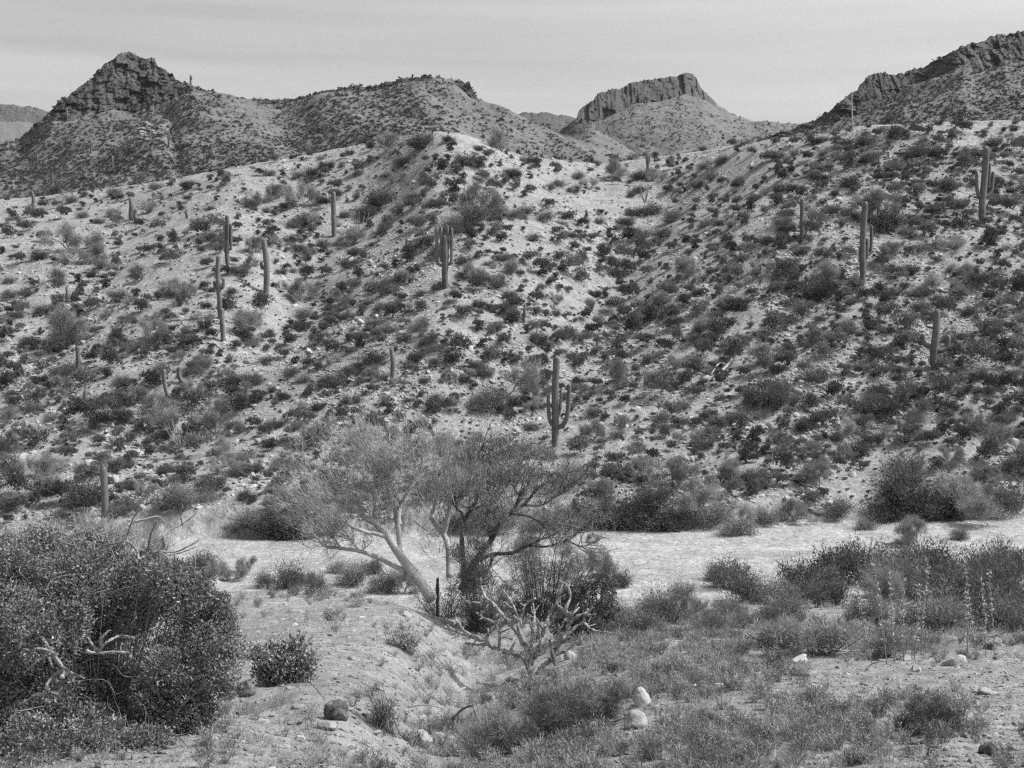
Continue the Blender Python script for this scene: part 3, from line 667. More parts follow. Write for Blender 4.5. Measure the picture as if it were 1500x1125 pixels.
HILL = """105,297,22m 170,285,24m 230,277,24m 277,274,22m 145,327,20m 168,315,26m 120,318,20m 215,313,36p 290,330,26b 310,307,15b 395,258,20m 438,260,22m 405,284,22m 368,303,28b 392,312,18m 440,305,46p
455,325,36b 428,333,30b 478,247,26b 105,368,62p 138,378,30p 425,355,22b 258,378,18m 372,370,32p 400,293,30p 435,368,24b 622,216,46b 655,208,22b 566,222,40p 590,243,30m 676,243,32b 747,258,30b
736,223,38p 770,238,24m 555,303,50b 535,318,40b 580,273,36p 605,292,24m 630,302,20m 702,313,60p 690,330,60m 658,338,36m 722,315,36b 846,262,24m 897,262,42p 861,276,30p 964,266,32p 935,262,26b
770,313,26m 776,278,18b 802,278,20b 820,273,22m 840,282,20b 780,353,24m 835,348,22b 857,327,18m 877,328,18m 925,288,18m 936,283,20b 930,316,30b 955,314,34m 985,325,36m 915,330,28b 940,350,36m
970,346,34b 510,360,40p 522,373,28b 505,318,20m 1028,221,14b 1030,247,18m 1060,238,18b 1042,264,26m 1022,275,24b 1108,294,26b 1085,268,20m 1205,208,20m 1262,212,32b 1240,213,20b 1325,197,20b
1375,183,14b 1150,238,16m 1140,233,24b 1165,228,18m 1205,228,20m 1272,238,30b 1310,248,34m 1342,230,40b 1242,275,36b 1190,258,20m 1208,264,20b 1142,282,24b 1162,280,22b 1420,229,28b 1460,214,32b
1453,264,16b 1411,305,36b 1390,275,32m 1334,325,28b 1285,318,56p 1302,334,56b 1395,370,42p 1446,350,20b 1190,314,28p 1240,314,24m 1150,338,30b 1122,358,26b 1066,353,20b 1046,364,22b 1072,333,20m
1032,332,24m 1200,373,24m 86,408,30m 150,393,30m 106,388,40p 86,418,24m 135,446,20b 171,440,34b 40,434,22b 100,500,66p 95,510,60m 40,505,26b 172,488,20b 206,515,42b 222,500,42p 250,434,36p
276,434,26p 301,419,20m 355,403,26b 366,484,52p 357,494,24b 440,440,42p 446,464,30m 396,493,20b 275,488,24b 290,474,30p 86,559,42b 105,545,30m 240,544,30m 280,584,36p 301,538,18b 235,604,42p
215,610,22b 310,598,26p 316,634,46p 346,565,36b 371,560,34m 400,574,20m 411,585,26b 426,550,26b 446,560,20m 406,628,34b 391,654,22b 365,669,20b 382,670,14b 370,692,28b 401,690,28m 240,644,26b
246,630,36p 75,615,24m 86,650,20m 151,675,30b 166,684,30m 60,698,62p 72,724,62m 130,742,58b 241,694,24b 266,692,26b 206,700,20m 193,714,26b 316,719,54b 326,695,38p 265,743,62m 361,734,36b
186,745,30b 395,750,36p 510,393,30b 571,419,30m 606,398,20b 681,388,26b 576,428,30m 616,433,20m 641,424,28b 506,466,22b 546,480,26m 566,486,22m 631,499,26b 521,494,20m 691,414,32p 746,439,26b
726,420,36m 811,446,30p 871,435,22b 726,485,26b 781,480,26m 786,505,34b 816,463,18m 831,495,34b 876,470,20m 551,535,48b 611,530,28b 636,534,20m 563,554,22m 656,559,22p 681,560,22b 691,539,26b
721,525,28b 751,572,70p 776,586,42p 722,596,56m 641,595,42b 601,588,18m 566,590,20m 516,592,32b 783,530,22m 836,526,28b 846,561,22b 901,566,50p 801,597,22b 782,630,28m 646,655,42m 616,626,26b
711,687,46b 770,672,44b 866,646,46p 871,608,30m 836,700,46m 966,561,38b 951,532,26b 916,626,26p 1011,408,46p 1041,400,20b 1101,429,20b 1141,424,22b 1201,416,46p 1205,440,58b 1256,419,24b
1241,486,36m 1201,470,20b 1311,434,18b 1336,434,18b 1351,455,30b 1381,446,36b 1376,426,40p 1421,461,28b 1391,400,26p 1446,487,42b 1470,415,20b 1021,492,42p 1121,532,42p 1126,594,56b 1146,576,40m
1196,556,46b 1180,540,24m 1291,516,30m 1286,581,40b 1266,606,30b 1331,576,40b 1336,584,14b 1391,501,30m 1401,577,30m 1416,606,20m 1441,632,36b 1416,631,24m 1251,667,46b 1276,652,40b 1241,677,34p
1201,712,46p 1110,710,48b 1061,702,46p 1026,657,26b 1326,724,80b 1332,698,70m 1410,756,96p 1030,748,62p 985,715,62p 962,742,56b 981,776,52b 926,768,48b 1121,766,42m 1040,612,28b 1072,618,26m 1000,650,40p
890,770,60m 870,766,60b 905,772,50b 440,785,64b 410,778,56b 470,782,50p 1000,772,56b 1045,768,50m 1080,765,44p 1295,762,60b 1345,758,70b 1440,752,64m 1390,758,60b 385,765,40m 820,775,50b 790,778,50m 720,780,60b 670,782,54b 1165,762,36p 1225,758,40m 340,780,30m 300,735,36m 395,782,50b 428,788,60b 362,772,40m 960,775,60b 1320,745,70b 1470,750,60b 845,770,40b 905,640,26m 935,660,28b 930,700,40p 1000,600,30m 990,540,34p 1060,450,30m 1120,395,30p 1150,470,26b 1095,500,26m 1300,380,40p 1340,400,24b 1180,620,26b 1350,640,26m
1390,680,36p 1460,560,26b 1460,660,30p 560,670,30m 520,650,30b 460,640,28b 450,690,30m 480,560,30m 470,600,26b 520,540,24m 420,770,46b 445,765,52b 700,640,16m 60,560,26b 50,600,28m 45,640,26b
120,690,24b 330,640,20m 180,560,26m 160,520,24m 60,460,26b 240,460,22m 300,450,20b 200,400,24m 60,380,30b 340,430,20m 450,400,26b 620,560,20b 590,500,24m 700,450,24b 750,400,26m 800,390,28m"""
hillp = []
for tok in HILL.split():
    a = tok.split(','); hillp.append((float(a[0]), float(a[1]), float(a[2][:-1]), a[2][-1]))
MARK = {0: 'the three armed saguaro', 1: 'the candelabra saguaro', 2: 'the stub armed saguaro', 3: 'the ring armed saguaro', 6: 'the high left saguaro', 7: 'the paired saguaro posts', 9: 'the left edge saguaro', 10: 'the tallest right saguaro',
        11: 'the long armed saguaro', 12: 'the upper right bare saguaro', 13: 'the fork armed saguaro', 14: 'the mid slope armless saguaro', 15: 'the low stubbed saguaro', 17: 'the bent footed saguaro', 19: 'the stout lowest left saguaro', 22: 'the tiny saddle saguaro', 23: 'the thin saddle saguaro'}
LMK = [(SAG[k][0], SAG[k][1], v) for k, v in MARK.items()]
ORD = 'nearest,second nearest,third nearest,fourth nearest,fifth nearest,sixth nearest,seventh nearest,eighth nearest,ninth nearest,tenth nearest,eleventh nearest,twelfth nearest,thirteenth nearest,fourteenth nearest,fifteenth nearest,sixteenth nearest'.split(',')
def autolabels(items, noun):
    """items (u,v,w,kind): a label for each from its nearest landmark, its side of it and its rank there"""
    key = {}
    for n, (u, v, w_, k) in enumerate(items):
        d, lu, lv, nm = min(((u-a)**2+(2*(v-b))**2, a, b, c) for a, b, c in LMK)
        du, dv = u-lu, v-lv
        side = ('right of' if du > 0 else 'left of') if abs(du) > 1.2*abs(dv) else ('downhill of' if dv > 0 else 'uphill of')
        key.setdefault((noun[k], side, nm), []).append((d, n))
    lab = {}
    for (nn, side, nm), L_ in key.items():
        for r, (d, n) in enumerate(sorted(L_)): lab[n] = ('%s %s %s %s' % (ORD[min(r, 15)], nn, side, nm)).replace('upper right bare', 'upper bare')
    return {n: (l if len(l.split()) <= 16 else l.replace('second nearest', 'second').replace('wispy ', '').replace('upper right ', 'upper ')) for n, l in lab.items()}
NOUN = {'b': 'dark bushy shrub', 'm': 'grey round shrub', 'p': 'wispy palo verde'}
hl = autolabels(hillp, NOUN)
used = []
for n, (u, v, w_, k) in enumerate(hillp):
    o = plant(k, u, v, w_*(1.35 if v > 735 else 1.15), hl[n], {'b': 'dark shrubs on the hillside', 'm': 'grey shrubs on the hillside', 'p': 'palo verdes on the hillside'}[k], ymin=58, hs=1.0 if k != 'p' else 1.05)
    used.append((u, v, w_))
used = np.array(used)
# low bushes: the 300 that show largest as things, the rest as one mass
MO = [mk_mound(400+i).mesh('low_bush', M['leaf_mid'] if i % 2 else M['leaf_dark']) for i in range(8)]
SGX = [(a[0], a[1]-(a[1]-a[2])*.25, 12, max(12, (a[1]-a[2])*.45)) for a in SAG]
bare = [(690, 208, 45, 18), (925, 290, 60, 18), (870, 300, 50, 14), (690, 632, 60, 26), (1250, 715, 60, 24), (1290, 670, 25, 30), (232, 408, 26, 12), (405, 462, 30, 20), (1100, 340, 30, 14), (560, 372, 36, 10), (220, 745, 30, 14), (330, 655, 40, 12), (945, 590, 14, 50), (830, 560, 20, 20), (770, 640, 26, 18), (1240, 720, 30, 20), (380, 610, 16, 18), (480, 690, 30, 16)]+SGX
U, Vv = [], []
n = 10500; cu = G.uniform(-60, 1560, n); cv = 178+G.uniform(0, 1, n)**.95*592
den = .5+.5*fbm(cu/70, cv/45, o=3, seed=77); keep = G.uniform(size=n) < (.2+.9*sstep(.25, .7, den))*np.where(cu+cv*.9 > 1150, 1.15, .85)*(1-.15*sstep(600, 760, cv))*(1+.5*(1-sstep(240, 330, cv)))
for bu, bv, ru, rv in bare: keep &= ~(((cu-bu)/ru)**2+((cv-bv)/rv)**2 < G.uniform(.6, 1.2, n))
cu, cv = cu[keep], cv[keep]
x, y, z = hits(cu, cv, 57.)
ok = ~np.isnan(y) & (y < 165) & (y > foot_y(cu)+1.0); x, y, z, cu, cv = x[ok], y[ok], z[ok], cu[ok], cv[ok]
size = np.clip(G.lognormal(math.log(.66), .5, len(x)), .28, 1.8); wp = size*F/y
sel = np.ones(len(x), bool); acc = []
from collections import defaultdict
cells = defaultdict(list)
for a, b, c in used: cells[(int(a//40), int(b//40))].append((a, b-c*.2, c*.42))
for i in np.argsort(-wp):
    hit_ = False; ci, cj = int(cu[i]//40), int(cv[i]//40)
    for p in (-1, 0, 1):
        for q_ in (-1, 0, 1):
            for a, b, r in cells.get((ci+p, cj+q_), ()):
                if (cu[i]-a)**2+(1.7*(cv[i]-b))**2 < (r+wp[i]*.42)**2: hit_ = True
    if hit_: sel[i] = False
    else: cells[(ci, cj)].append((cu[i], cv[i], wp[i]*.42))
x, y, z, cu, cv, size, wp = [a[sel] for a in (x, y, z, cu, cv, size, wp)]
inv = (cu > 5)*(cu < 1495)
order = np.argsort(-(wp*inv)); top = order[:300]; rest = order[300:]
lbl = autolabels([(cu[i], cv[i], wp[i], 'l') for i in top], {'l': 'small low bush'})
for n_, i in enumerate(top):
    o = link('low_bush', MO[int(G.integers(0, 8))], None, (x[i], y[i], z[i]-.02)); s = size[i]
    o.rotation_euler = (0, 0, G.uniform(0, 6.28)); o.scale = (s*1.1, s*1.1, s*G.uniform(1.0, 1.45)); setp(o, lbl[n_], 'bush', 'low bushes on the hillside')
s = size[rest]
stuff('low_bushes', 'countless small low bushes spread over the stony hillside', 'bushes', MO, np.stack([x[rest], y[rest], z[rest]-.02], -1), rots(len(rest)), np.stack([s*1.1, s*1.1, s*1.3], -1), G.integers(0, 8, len(rest)))
print('LOW', len(x))
# tiny tufts
n = 5200; cu = G.uniform(-60, 1560, n); cv = G.uniform(195, 775, n); x, y, z = hits(cu, cv, 57.); ok = ~np.isnan(y) & (y < 165) & (y > foot_y(cu)+.9); x, y, z = x[ok], y[ok], z[ok]; s = G.uniform(.14, .34, len(x))
stuff('dry_tufts', 'tiny dry tufts speckling the hillside between the bushes', 'tufts', MO, np.stack([x, y, z-.01], -1), rots(len(x)), np.stack([s, s, s*.8], -1), G.integers(0, 8, len(x)))
# rubble
RK = []
for i in range(7):
    Vr, Fr = mk_rock(500+i, 2, 10, .15); RK.append(mesh_np('rubble', Vr, [Fr], [M['rock']]))
n = 150000; cu = G.uniform(-60, 1560, n); cv = G.uniform(190, 785, n)
den = .5+.5*fbm(cu/60+9, cv/35, o=4, seed=91); keep = G.uniform(size=n) < (.10+1.0*sstep(.35, .72, den))*(.7+.3*sstep(250, 520, cv))*(.75+.25*sstep(700, 1200, cu))
for bu, bv, ru, rv in bare[:9]: keep &= ~(((cu-bu)/ru)**2+((cv-bv)/rv)**2 < G.uniform(.2, 1.1, n))
cu = cu[keep]; x, y, z = hits(cu, cv[keep], 57.); ok = ~np.isnan(y) & (y < 165) & (y > foot_y(cu)+.5+G.uniform(0, .5, len(cu))); x, y, z = x[ok], y[ok], z[ok]; s = np.clip(G.lognormal(math.log(.17), .6, len(x)), .07, .9)
stuff('rubble', 'pale broken stones strewn thickly over the hillside', 'stones', RK, np.stack([x, y, z], -1), rots(len(x), .4), np.stack([s, s, s], -1), G.integers(0, 7, len(x)))
print('RUB', len(x))
n = 950; cu = G.uniform(-60, 1560, n); cv = G.uniform(182, 775, n); keep = G.uniform(size=n) < .15+.75*sstep(.3, .7, .5+.5*fbm(cu/90+3, cv/60, o=3, seed=97)); cu, cv = cu[keep], cv[keep]
for bu, bv, ru, rv in bare: k_ = ~(((cu-bu)/ru)**2+((cv-bv)/rv)**2 < 1.1); cu, cv = cu[k_], cv[k_]
x, y, z = hits(cu, cv, 57.); ok = ~np.isnan(y) & (y < 165) & (y > foot_y(cu)+1.2); x, y, z = x[ok], y[ok], z[ok]; s = np.clip(G.lognormal(math.log(.62), .35, len(x)), .3, 1.3)
BR = [a[1] for a in SM]+[a[1] for a in PV[:4]]+[a[1] for a in SH[:2]]
stuff('brush', 'airy grey brush growing between the larger shrubs of the hillside', 'brush', BR, np.stack([x, y, z-.03], -1), rots(len(x)), np.stack([s, s, s*.95], -1), G.integers(0, len(BR), len(x)))
print('BRUSH', len(x))
n = 420; cu = G.normal(1345, 45, n); cv = G.normal(250, 26, n); cu[300:] = G.normal(1395, 22, 120); cv[300:] = G.normal(320, 14, 120)
x, y, z = hits(cu, cv, 57.); ok = ~np.isnan(y) & (y < 150); x, y, z = x[ok], y[ok], z[ok]; s = np.clip(G.lognormal(math.log(.42), .45, len(x)), .2, 1.3)
DK = []
M['scar'] = mat('pale_scar_rock', .20, .34, scale=.5, bump=.2, bscale=1.5)
M['ledge'] = mat('weathered_ledge_rock', .10, .26, scale=1.4, bump=.08, bscale=5, rand=.25)
for i in range(5):
    Vr, Fr = mk_rock(540+i, 3, 12, .15); DK.append(mesh_np('ledge', Vr, [Fr], [M['ledge']]))
stuff('ledge_rocks', 'darker broken ledge rocks on the knoll left of the tallest right saguaro', 'rocks', DK, np.stack([x, y, z], -1), rots(len(x), .3), np.stack([s*1.3, s, s], -1), G.integers(0, 5, len(x)))
for u_, v_, w_, lb in [(212, 192, 7.2, 'pale bare rock scar on the slope under the craggy peak'), (270, 142, 3.2, 'small pale rock patch below the skyline saguaro')]:
    c = np.array(on_mesh(left, u_, v_)); mb = MB(); rg = rng(int(u_))
    for k in range(26):
        Vr, Fr = mk_rock(560+k, 3, 9, .2); o_ = np.array(on_mesh(left, u_+rg.normal()*w_*.95, v_+rg.normal()*w_*.95))-c; mb.add(Vr*w_*rg.uniform(.12, .38)*[1.2, 1, .9]+o_, Fr)
    setp(link('rock_outcrop', mb.mesh('rock_outcrop', M['scar']), None, tuple(c)), lb, 'rock')
# small dark chollas on the right slope
def mk_cholla(seed, n=5, thick=.05):
    rg = rng(seed); mb = MB()
    def g(p, d, L, r, lev):
        P = [p]
        for _ in range(4): d = unit(d+rg.normal(size=3)*.25+[0, 0, .12]); P.append(P[-1]+d*L/4)
        P = spline(P, 3); rr = r*(1+.3*rg.normal(size=len(P))*.5); V, Fq, Ft = tube(P, np.maximum(rr, r*.5), 7); mb.add(V, Fq, Ft)
        if lev < 2:
            for c in range(rg.integers(1, 4)): g(P[rg.integers(5, len(P))], unit(d*.6+rg.normal(size=3)*.7+[0, 0, .3]), L*.7, r*.85, lev+1)
    for k in range(n): a = rg.uniform(0, 6.28); g(np.array([0, 0, -.05]), unit(np.array([math.cos(a)*.6, math.sin(a)*.6, .8])), .55, thick, 0)
    return mb
CH = [mk_cholla(600+i, 3).mesh('cholla', M['cactus']) for i in range(4)]
for i, (u, v, h, lb) in enumerate([(1238, 510, 22, 'dark branching cholla left of the fork armed saguaro'), (1250, 532, 20, 'dark hooked cholla downhill left of the fork armed saguaro'), (1400, 492, 18, 'dark cholla just right of the fork armed saguaro'), (1378, 596, 26, 'sprawling dark cholla downhill of the fork armed saguaro'),
        (1386, 606, 22, 'low dark cholla under the sprawling one downhill of the fork armed saguaro'), (1234, 580, 18, 'dark cholla among rubble near a dark shrub pair'), (1127, 635, 20, 'thin dark cholla on pale rubble above the wash'), (1079, 660, 22, 'upright dark cholla with forked arms above the wash'), (1257, 430, 18, 'dark cholla at the foot of the long armed saguaro'),
        (62, 545, 28, 'tall dark cholla near the left edge'), (65, 520, 20, 'dark cholla above the tall one near the left edge'), (48, 600, 26, 'spreading dark cholla near the left edge'), (340, 528, 16, 'small dark cholla on the pale slope below the plain saguaro post'), (122, 640, 16, 'dark cholla beside a grey shrub low on the left slope'), (412, 700, 22, 'dark cholla beside a clump of shrubs low on the left slope'), (1150, 660, 14, 'small dark cholla on rubble low on the right slope'),
        (1408, 720, 26, 'dark cholla between two large bushes low at the right'), (1340, 255, 16, 'dark cholla on the rocky knoll near the right skyline'), (1295, 430, 16, 'small dark cholla right of the long armed saguaro'), (1430, 470, 16, 'small cholla near the right edge')]):
    x_, y_, z_ = put(u, v, 58); o = link('cholla', CH[i % 4], None, (x_, y_, z_)); s_ = h*y_/F/1.15; o.scale = (s_, s_, s_); o.rotation_euler = (0, 0, i*1.3); setp(o, lb, 'cholla', 'dark chollas on the hillside')
# ocotillos
def ocotillo(u, v, h, lb):
    x_, y_, z_ = put(u, v, 58); H = h*y_/F; rg = rng(int(u)); mb = MB()
    for k in range(11):
        a = rg.uniform(0, 6.28); e = rg.uniform(.1, .6); d = np.array([math.cos(a)*math.sin(e), math.sin(a)*math.sin(e)*.8, math.cos(e)])*H*rg.uniform(.75, 1.05)
        P = spline([[0, 0, -.05], d*.5+[d[0]*.12, d[1]*.12, 0], d], 4); V, Fq, Ft = tube(P, np.linspace(.035, .012, len(P)), 5); mb.add(V, Fq, Ft)
    o = link('ocotillo', mb.mesh('ocotillo', M['bark_grey']), None, (x_, y_, z_)); setp(o, lb, 'ocotillo')
ocotillo(263, 657, 44, 'pale ocotillo fanning its wands low on the left slope')
ocotillo(526, 345, 34, 'pale ocotillo fan on the upper slope right of the straight armless saguaro')
ocotillo(945, 297, 26, 'thin ocotillo on the pale saddle slope')
ocotillo(1178, 350, 30, 'ocotillo behind the armless saguaro on the upper right slope')
# flower stalk on the skyline and fallen log
x_, y_, z_ = put(1249, 192, 58); k = y_/F
mb = MB(); P = spline([[0, 0, -.3], [-.06, 0, 22*k], [-.12, 0, 40*k], [-.14, 0, 56*k]], 5); V, Fq, Ft = tube(P, np.linspace(.075, .04, len(P)), 8); mb.add(V, Fq, Ft); rg = rng(5)
for t in range(26):
    q_ = P[-1-rg.integers(0, 5)]; mb.add(*slivers(q_[None]+rg.normal(size=(1, 3))*.05, rg.normal(size=(1, 3))+[0, 0, .6], .14, .05, rg, True))
setp(link('flower_stalk', mb.mesh('flower_stalk', M['bark_pale']), None, (x_, y_, z_)), 'tall thin pale flower stalk standing up against the right cliffs', 'flower stalk')
a = put(1052, 552, 58); b = put(1078, 530, 58); mb = MB(); a = np.array(a); b = np.array(b); c = (a+b)/2+[0, 0, .25]
for P, r in (([a+[0, 0, .1], c, b+[0, 0, .5]], .13), ([c, c+[-.5, .1, .1], a+[-.5, -.3, .15]], .08), ([b+[0, 0, .5], b+[.25, .2, .9]], .06)):
    P = spline(P, 4); V, Fq, Ft = tube(P, np.linspace(r, r*.5, len(P)), 7); mb.add(V, Fq, Ft)
setp(link('fallen_log', mb.mesh('fallen_log', M['white'] if 0 else M['bark_pale'], off=a), None, tuple(a)), 'bleached fallen log lying on the hillside rubble', 'log')
# ------------------------------------------------------------------ foreground
def PX(u, v, y):
    s, m = ray(u, v); return np.array([float(s)*y, y, CZ+float(m)*y])
def limbs(name, paths, ox, oy, k, y, material, parent, base, rsc=1.0, seed=0, sides=8, rough=.0, depth=.6):
    """paths: (points, r0, r1) in zoom pixels; each limb keeps its own wandering depth round y"""
    rg = rng(seed); objs = []; allP = []
    for n, (pts, r0, r1) in enumerate(paths):
        dd = rg.normal(size=len(pts)).cumsum()*depth*.35; dd -= dd[0]
        W = np.array([PX(ox+a/k, oy+b/k, y) for a, b in pts]); 
        if n:       # root the limb on the nearest limb already built
            Q = np.vstack(allP); j = np.linalg.norm((Q-W[0])*[1, .25, 1], axis=1).argmin()
            if np.linalg.norm((Q[j]-W[0])[[0, 2]]) < .5*y/20: dd = dd+(Q[j][1]-y)
        W = np.array([PX(ox+a/k, oy+b/k, y+d_) for (a, b), d_ in zip(pts, dd)])
        P = spline(W, 6); pj = y/F; r = (r0+(r1-r0)*np.linspace(0, 1, len(P))**.8)*pj*rsc
        if rough: r = r*(1+rough*rg.normal(size=len(r)))
        allP.append(P); mb = MB(); V, Fq, Ft = tube(P, r, sides); mb.add(V, Fq, Ft); objs.append((mb, P, r))
    return objs
def fuzz(mb, P, n, L0, L1, w0, w1, rg, up=.5, spread=.8, quad=False, out=None):
    D = rg.normal(size=(n, 3))*spread+[0, 0, up]
    if out is not None: D = D+unit(P-out)*.9
    V, Fc = slivers(P, D, rg.uniform(L0, L1, n), rg.uniform(w0, w1, n), rg, quad); mb.add(V, Fc)
# --- the palo verde leaning over the wash
yT = 28.0
TRA = [([(700, 925), (640, 840), (590, 775), (550, 720), (510, 660), (470, 605), (400, 560), (360, 520), (300, 495), (250, 465), (225, 430)], 5.4, 1.3),
 ([(490, 640), (455, 600), (445, 540), (447, 480), (430, 455), (380, 430), (350, 400)], 2.4, .8),
 ([(575, 800), (480, 750), (420, 725), (370, 710), (300, 700), (230, 690), (190, 650), (155, 615)], 2.8, .9),
 ([(500, 650), (450, 635), (400, 625), (340, 600), (280, 560), (200, 540), (150, 540)], 2.2, .7),
 ([(560, 735), (556, 690), (550, 600), (555, 540), (562, 500), (535, 445), (500, 400), (480, 340)], 3.0, .9),
 ([(552, 600), (540, 530), (520, 480), (508, 430), (520, 360), (560, 300)], 3.6, 1.0),
 ([(400, 560), (375, 500), (330, 470), (300, 440), (280, 400)], 1.6, .6), ([(360, 520), (300, 510), (240, 470), (180, 420), (140, 380)], 1.5, .5),
 ([(562, 500), (600, 440), (640, 380), (660, 300)], 1.8, .6), ([(447, 480), (470, 420), (460, 340), (430, 260)], 1.6, .5), ([(508, 430), (470, 380), (440, 330)], 1.5, .5),
 ([(300, 700), (270, 660), (240, 640)], 1.2, .5), ([(370, 710), (350, 670), (300, 650)], 1.2, .5)]
TRB = [([(775, 830), (770, 700), (745, 630), (710, 590), (698, 550), (708, 510), (680, 440), (640, 410), (610, 340)], 3.2, .9),
 ([(748, 636), (765, 580), (775, 520), (780, 450), (805, 380), (795, 300)], 2.8, .8), ([(705, 510), (740, 450), (720, 380)], 1.3, .5), ([(780, 450), (830, 400), (850, 330)], 1.2, .5)]
TRC = [([(845, 850), (830, 670), (835, 590), (870, 530), (900, 480), (912, 420), (922, 340), (905, 290), (930, 240)], 3.0, .9),
 ([(868, 535), (940, 500), (970, 470), (1015, 455)], 1.8, .6), ([(835, 585), (830, 545), (802, 520), (800, 485), (830, 465), (850, 440)], 1.5, .6), ([(912, 420), (880, 380), (870, 330)], 1.1, .4), ([(922, 340), (960, 300), (1000, 290)], 1.1, .4), ([(900, 480), (950, 430), (1000, 400)], 1.1, .4)]
TRD = [([(830, 880), (870, 790), (920, 710), (960, 660), (1000, 590), (1060, 525), (1085, 470), (1120, 430), (1135, 340)], 4.6, .8),
 ([(1050, 540), (1110, 500), (1170, 430), (1220, 405), (1300, 370)], 2.2, .6), ([(1045, 545), (1130, 560), (1190, 600), (1215, 640), (1230, 690)], 1.7, .6), ([(1110, 510), (1180, 510), (1240, 475), (1290, 450)], 1.4, .5),
 ([(890, 760), (960, 727), (1050, 720), (1120, 690), (1200, 692), (1290, 670), (1350, 690), (1400, 680)], 2.8, .5), ([(965, 727), (945, 790), (880, 840)], 2.2, .7), ([(1120, 692), (1180, 660), (1240, 640)], 1.2, .4), ([(1000, 590), (960, 540), (940, 560)], 1.3, .5),
 ([(1085, 470), (1060, 430), (1070, 380)], 1.1, .4), ([(920, 712), (960, 640), (940, 600)], 1.6, .5), ([(1290, 670), (1330, 640), (1370, 610)], .8, .4)]
def big_tree(name, label, TR, y, seed, bark, lumps, nper, leafm, twn=26, twL=(.35, .8)):
    objs = limbs(name, TR, 400, 570, 3.0, y, None, None, None, rsc=1.6 if bark == 'bark_pale' else 1.35, seed=seed)
    base = objs[0][1][0].copy(); base[2] = gz(base[0], base[1])-.05
    o = link(name, None, None, tuple(base)); setp(o, label, 'tree')
    tr = MB(); mb0 = objs[0][0]; link('trunk', mb0.mesh('trunk', M[bark], True, off=base), o); rg = rng(seed+5)
    V, Fq, Ft = tube(np.array([base-[0, 0, .4], objs[0][1][0], objs[0][1][2]]), [objs[0][2][0]*1.25, objs[0][2][0]*1.05, objs[0][2][0]*.9], 8)
    for mb, P, r in objs[1:]: link('limb', mb.mesh('limb', M[bark], True, off=base), o)
    tw, cr = MB(), MB(); c0 = base+[0, 0, .6]; ends = []
    for mb, P, r in objs:
        L = len(P)
        for k in range(int(twn*(1.0 if L > 30 else .7))):
            i = rg.integers(int(L*.35), L); d = unit(P[min(i+1, L-1)]-P[i-1]); d = unit(d*.5+rg.normal(size=3)*.55+[0, 0, .45]+unit(P[i]-c0)*.3); l = rg.uniform(*twL)
            q = [P[i]]
            for _ in range(4): d = unit(d+rg.normal(size=3)*.22+[0, 0, .03]); q.append(q[-1]+d*l/4)
            q = np.array(q); V, Fq, Ft = tube(q, np.linspace(.011, .004, 5), 3, False); tw.add(V, Fq); ends.append(q)
            for _ in range(2):
                j = rg.integers(1, 5); dd = unit(d+rg.normal(size=3)*.6); q2 = np.array([q[j], q[j]+dd*l*.3, q[j]+dd*l*.5+rg.normal(size=3)*.05]); V, Fq, Ft = tube(q2, [.006, .004, .003], 3, False); tw.add(V, Fq); ends.append(q2)
    link('twig', tw.mesh('twig', M[bark], off=base), o)
    for (u, v, rr) in lumps:
        c = PX(u, v, y+rg.normal()*.7); R_ = rr*y/F; n = int(nper*(rr/40.)**2)
        sub = c+rg.normal(size=(9, 3))*R_*.6; i = rg.integers(0, 9, n); P = sub[i]+rg.normal(size=(n, 3))*R_*.24
        fuzz(cr, P, n, .06, .20, .005, .012, rg, up=.5, spread=.55, out=c0)
        for _ in range(12):
            a = sub[rg.integers(0, 9)]; d = unit(a-c0+rg.normal(size=3)*.8+[0, 0, .5]); q = np.array([a-d*R_*.5, a+rg.normal(size=3)*.04, a+d*R_*.5]); V, Fq, Ft = tube(q, [.008, .006, .003], 3, False); cr.add(V, Fq)
    for q in ends:
        n = 12; P = q[rg.integers(1, len(q), n)]+rg.normal(size=(n, 3))*.05; fuzz(cr, P, n, .05, .14, .005, .010, rg, up=.4)
    link('crown', cr.mesh('crown', M[leafm], off=base), o)
LA = [(515, 625, 30), (500, 645, 34), (560, 650, 42), (480, 680, 42), (540, 690, 46), (460, 722, 36), (608, 665, 38), (470, 762, 34), (505, 735, 32), (570, 720, 38), (440, 695, 26), (455, 655, 22), (600, 700, 36), (420, 730, 20), (640, 655, 34), (660, 690, 34), (585, 625, 26), (620, 640, 24), (440, 760, 22), (545, 770, 26)]
big_tree('palo_verde', 'leaning palo verde with a pale forked trunk and hazy crown at the near edge of the wash', TRA, yT, 11, 'bark_pale', LA, 780, 'leaf_pale')
big_tree('palo_verde', 'upright palo verde with pale twisted stems behind the dark fence post', TRB, 29.3, 12, 'bark_pale', [(640, 690, 36), (660, 720, 30), (630, 740, 28), (675, 680, 26), (640, 790, 30), (690, 700, 34), (700, 745, 34)], 650, 'leaf_pale')
big_tree('mesquite', 'dark leafless mesquite with looping upright branches in the middle of the thicket', TRC, 29.0, 13, 'bark_dark', [(700, 715, 30), (735, 700, 30), (670, 690, 30)], 450, 'leaf_pale', 34)
big_tree('mesquite', 'dark bare mesquite spreading long crooked limbs out to the right over the wash', TRD, 28.6, 14, 'bark_dark', [(745, 730, 36), (770, 745, 32), (720, 765, 34), (690, 790, 30), (755, 780, 34), (800, 715, 30), (820, 745, 24)], 650, 'leaf_pale', 30)
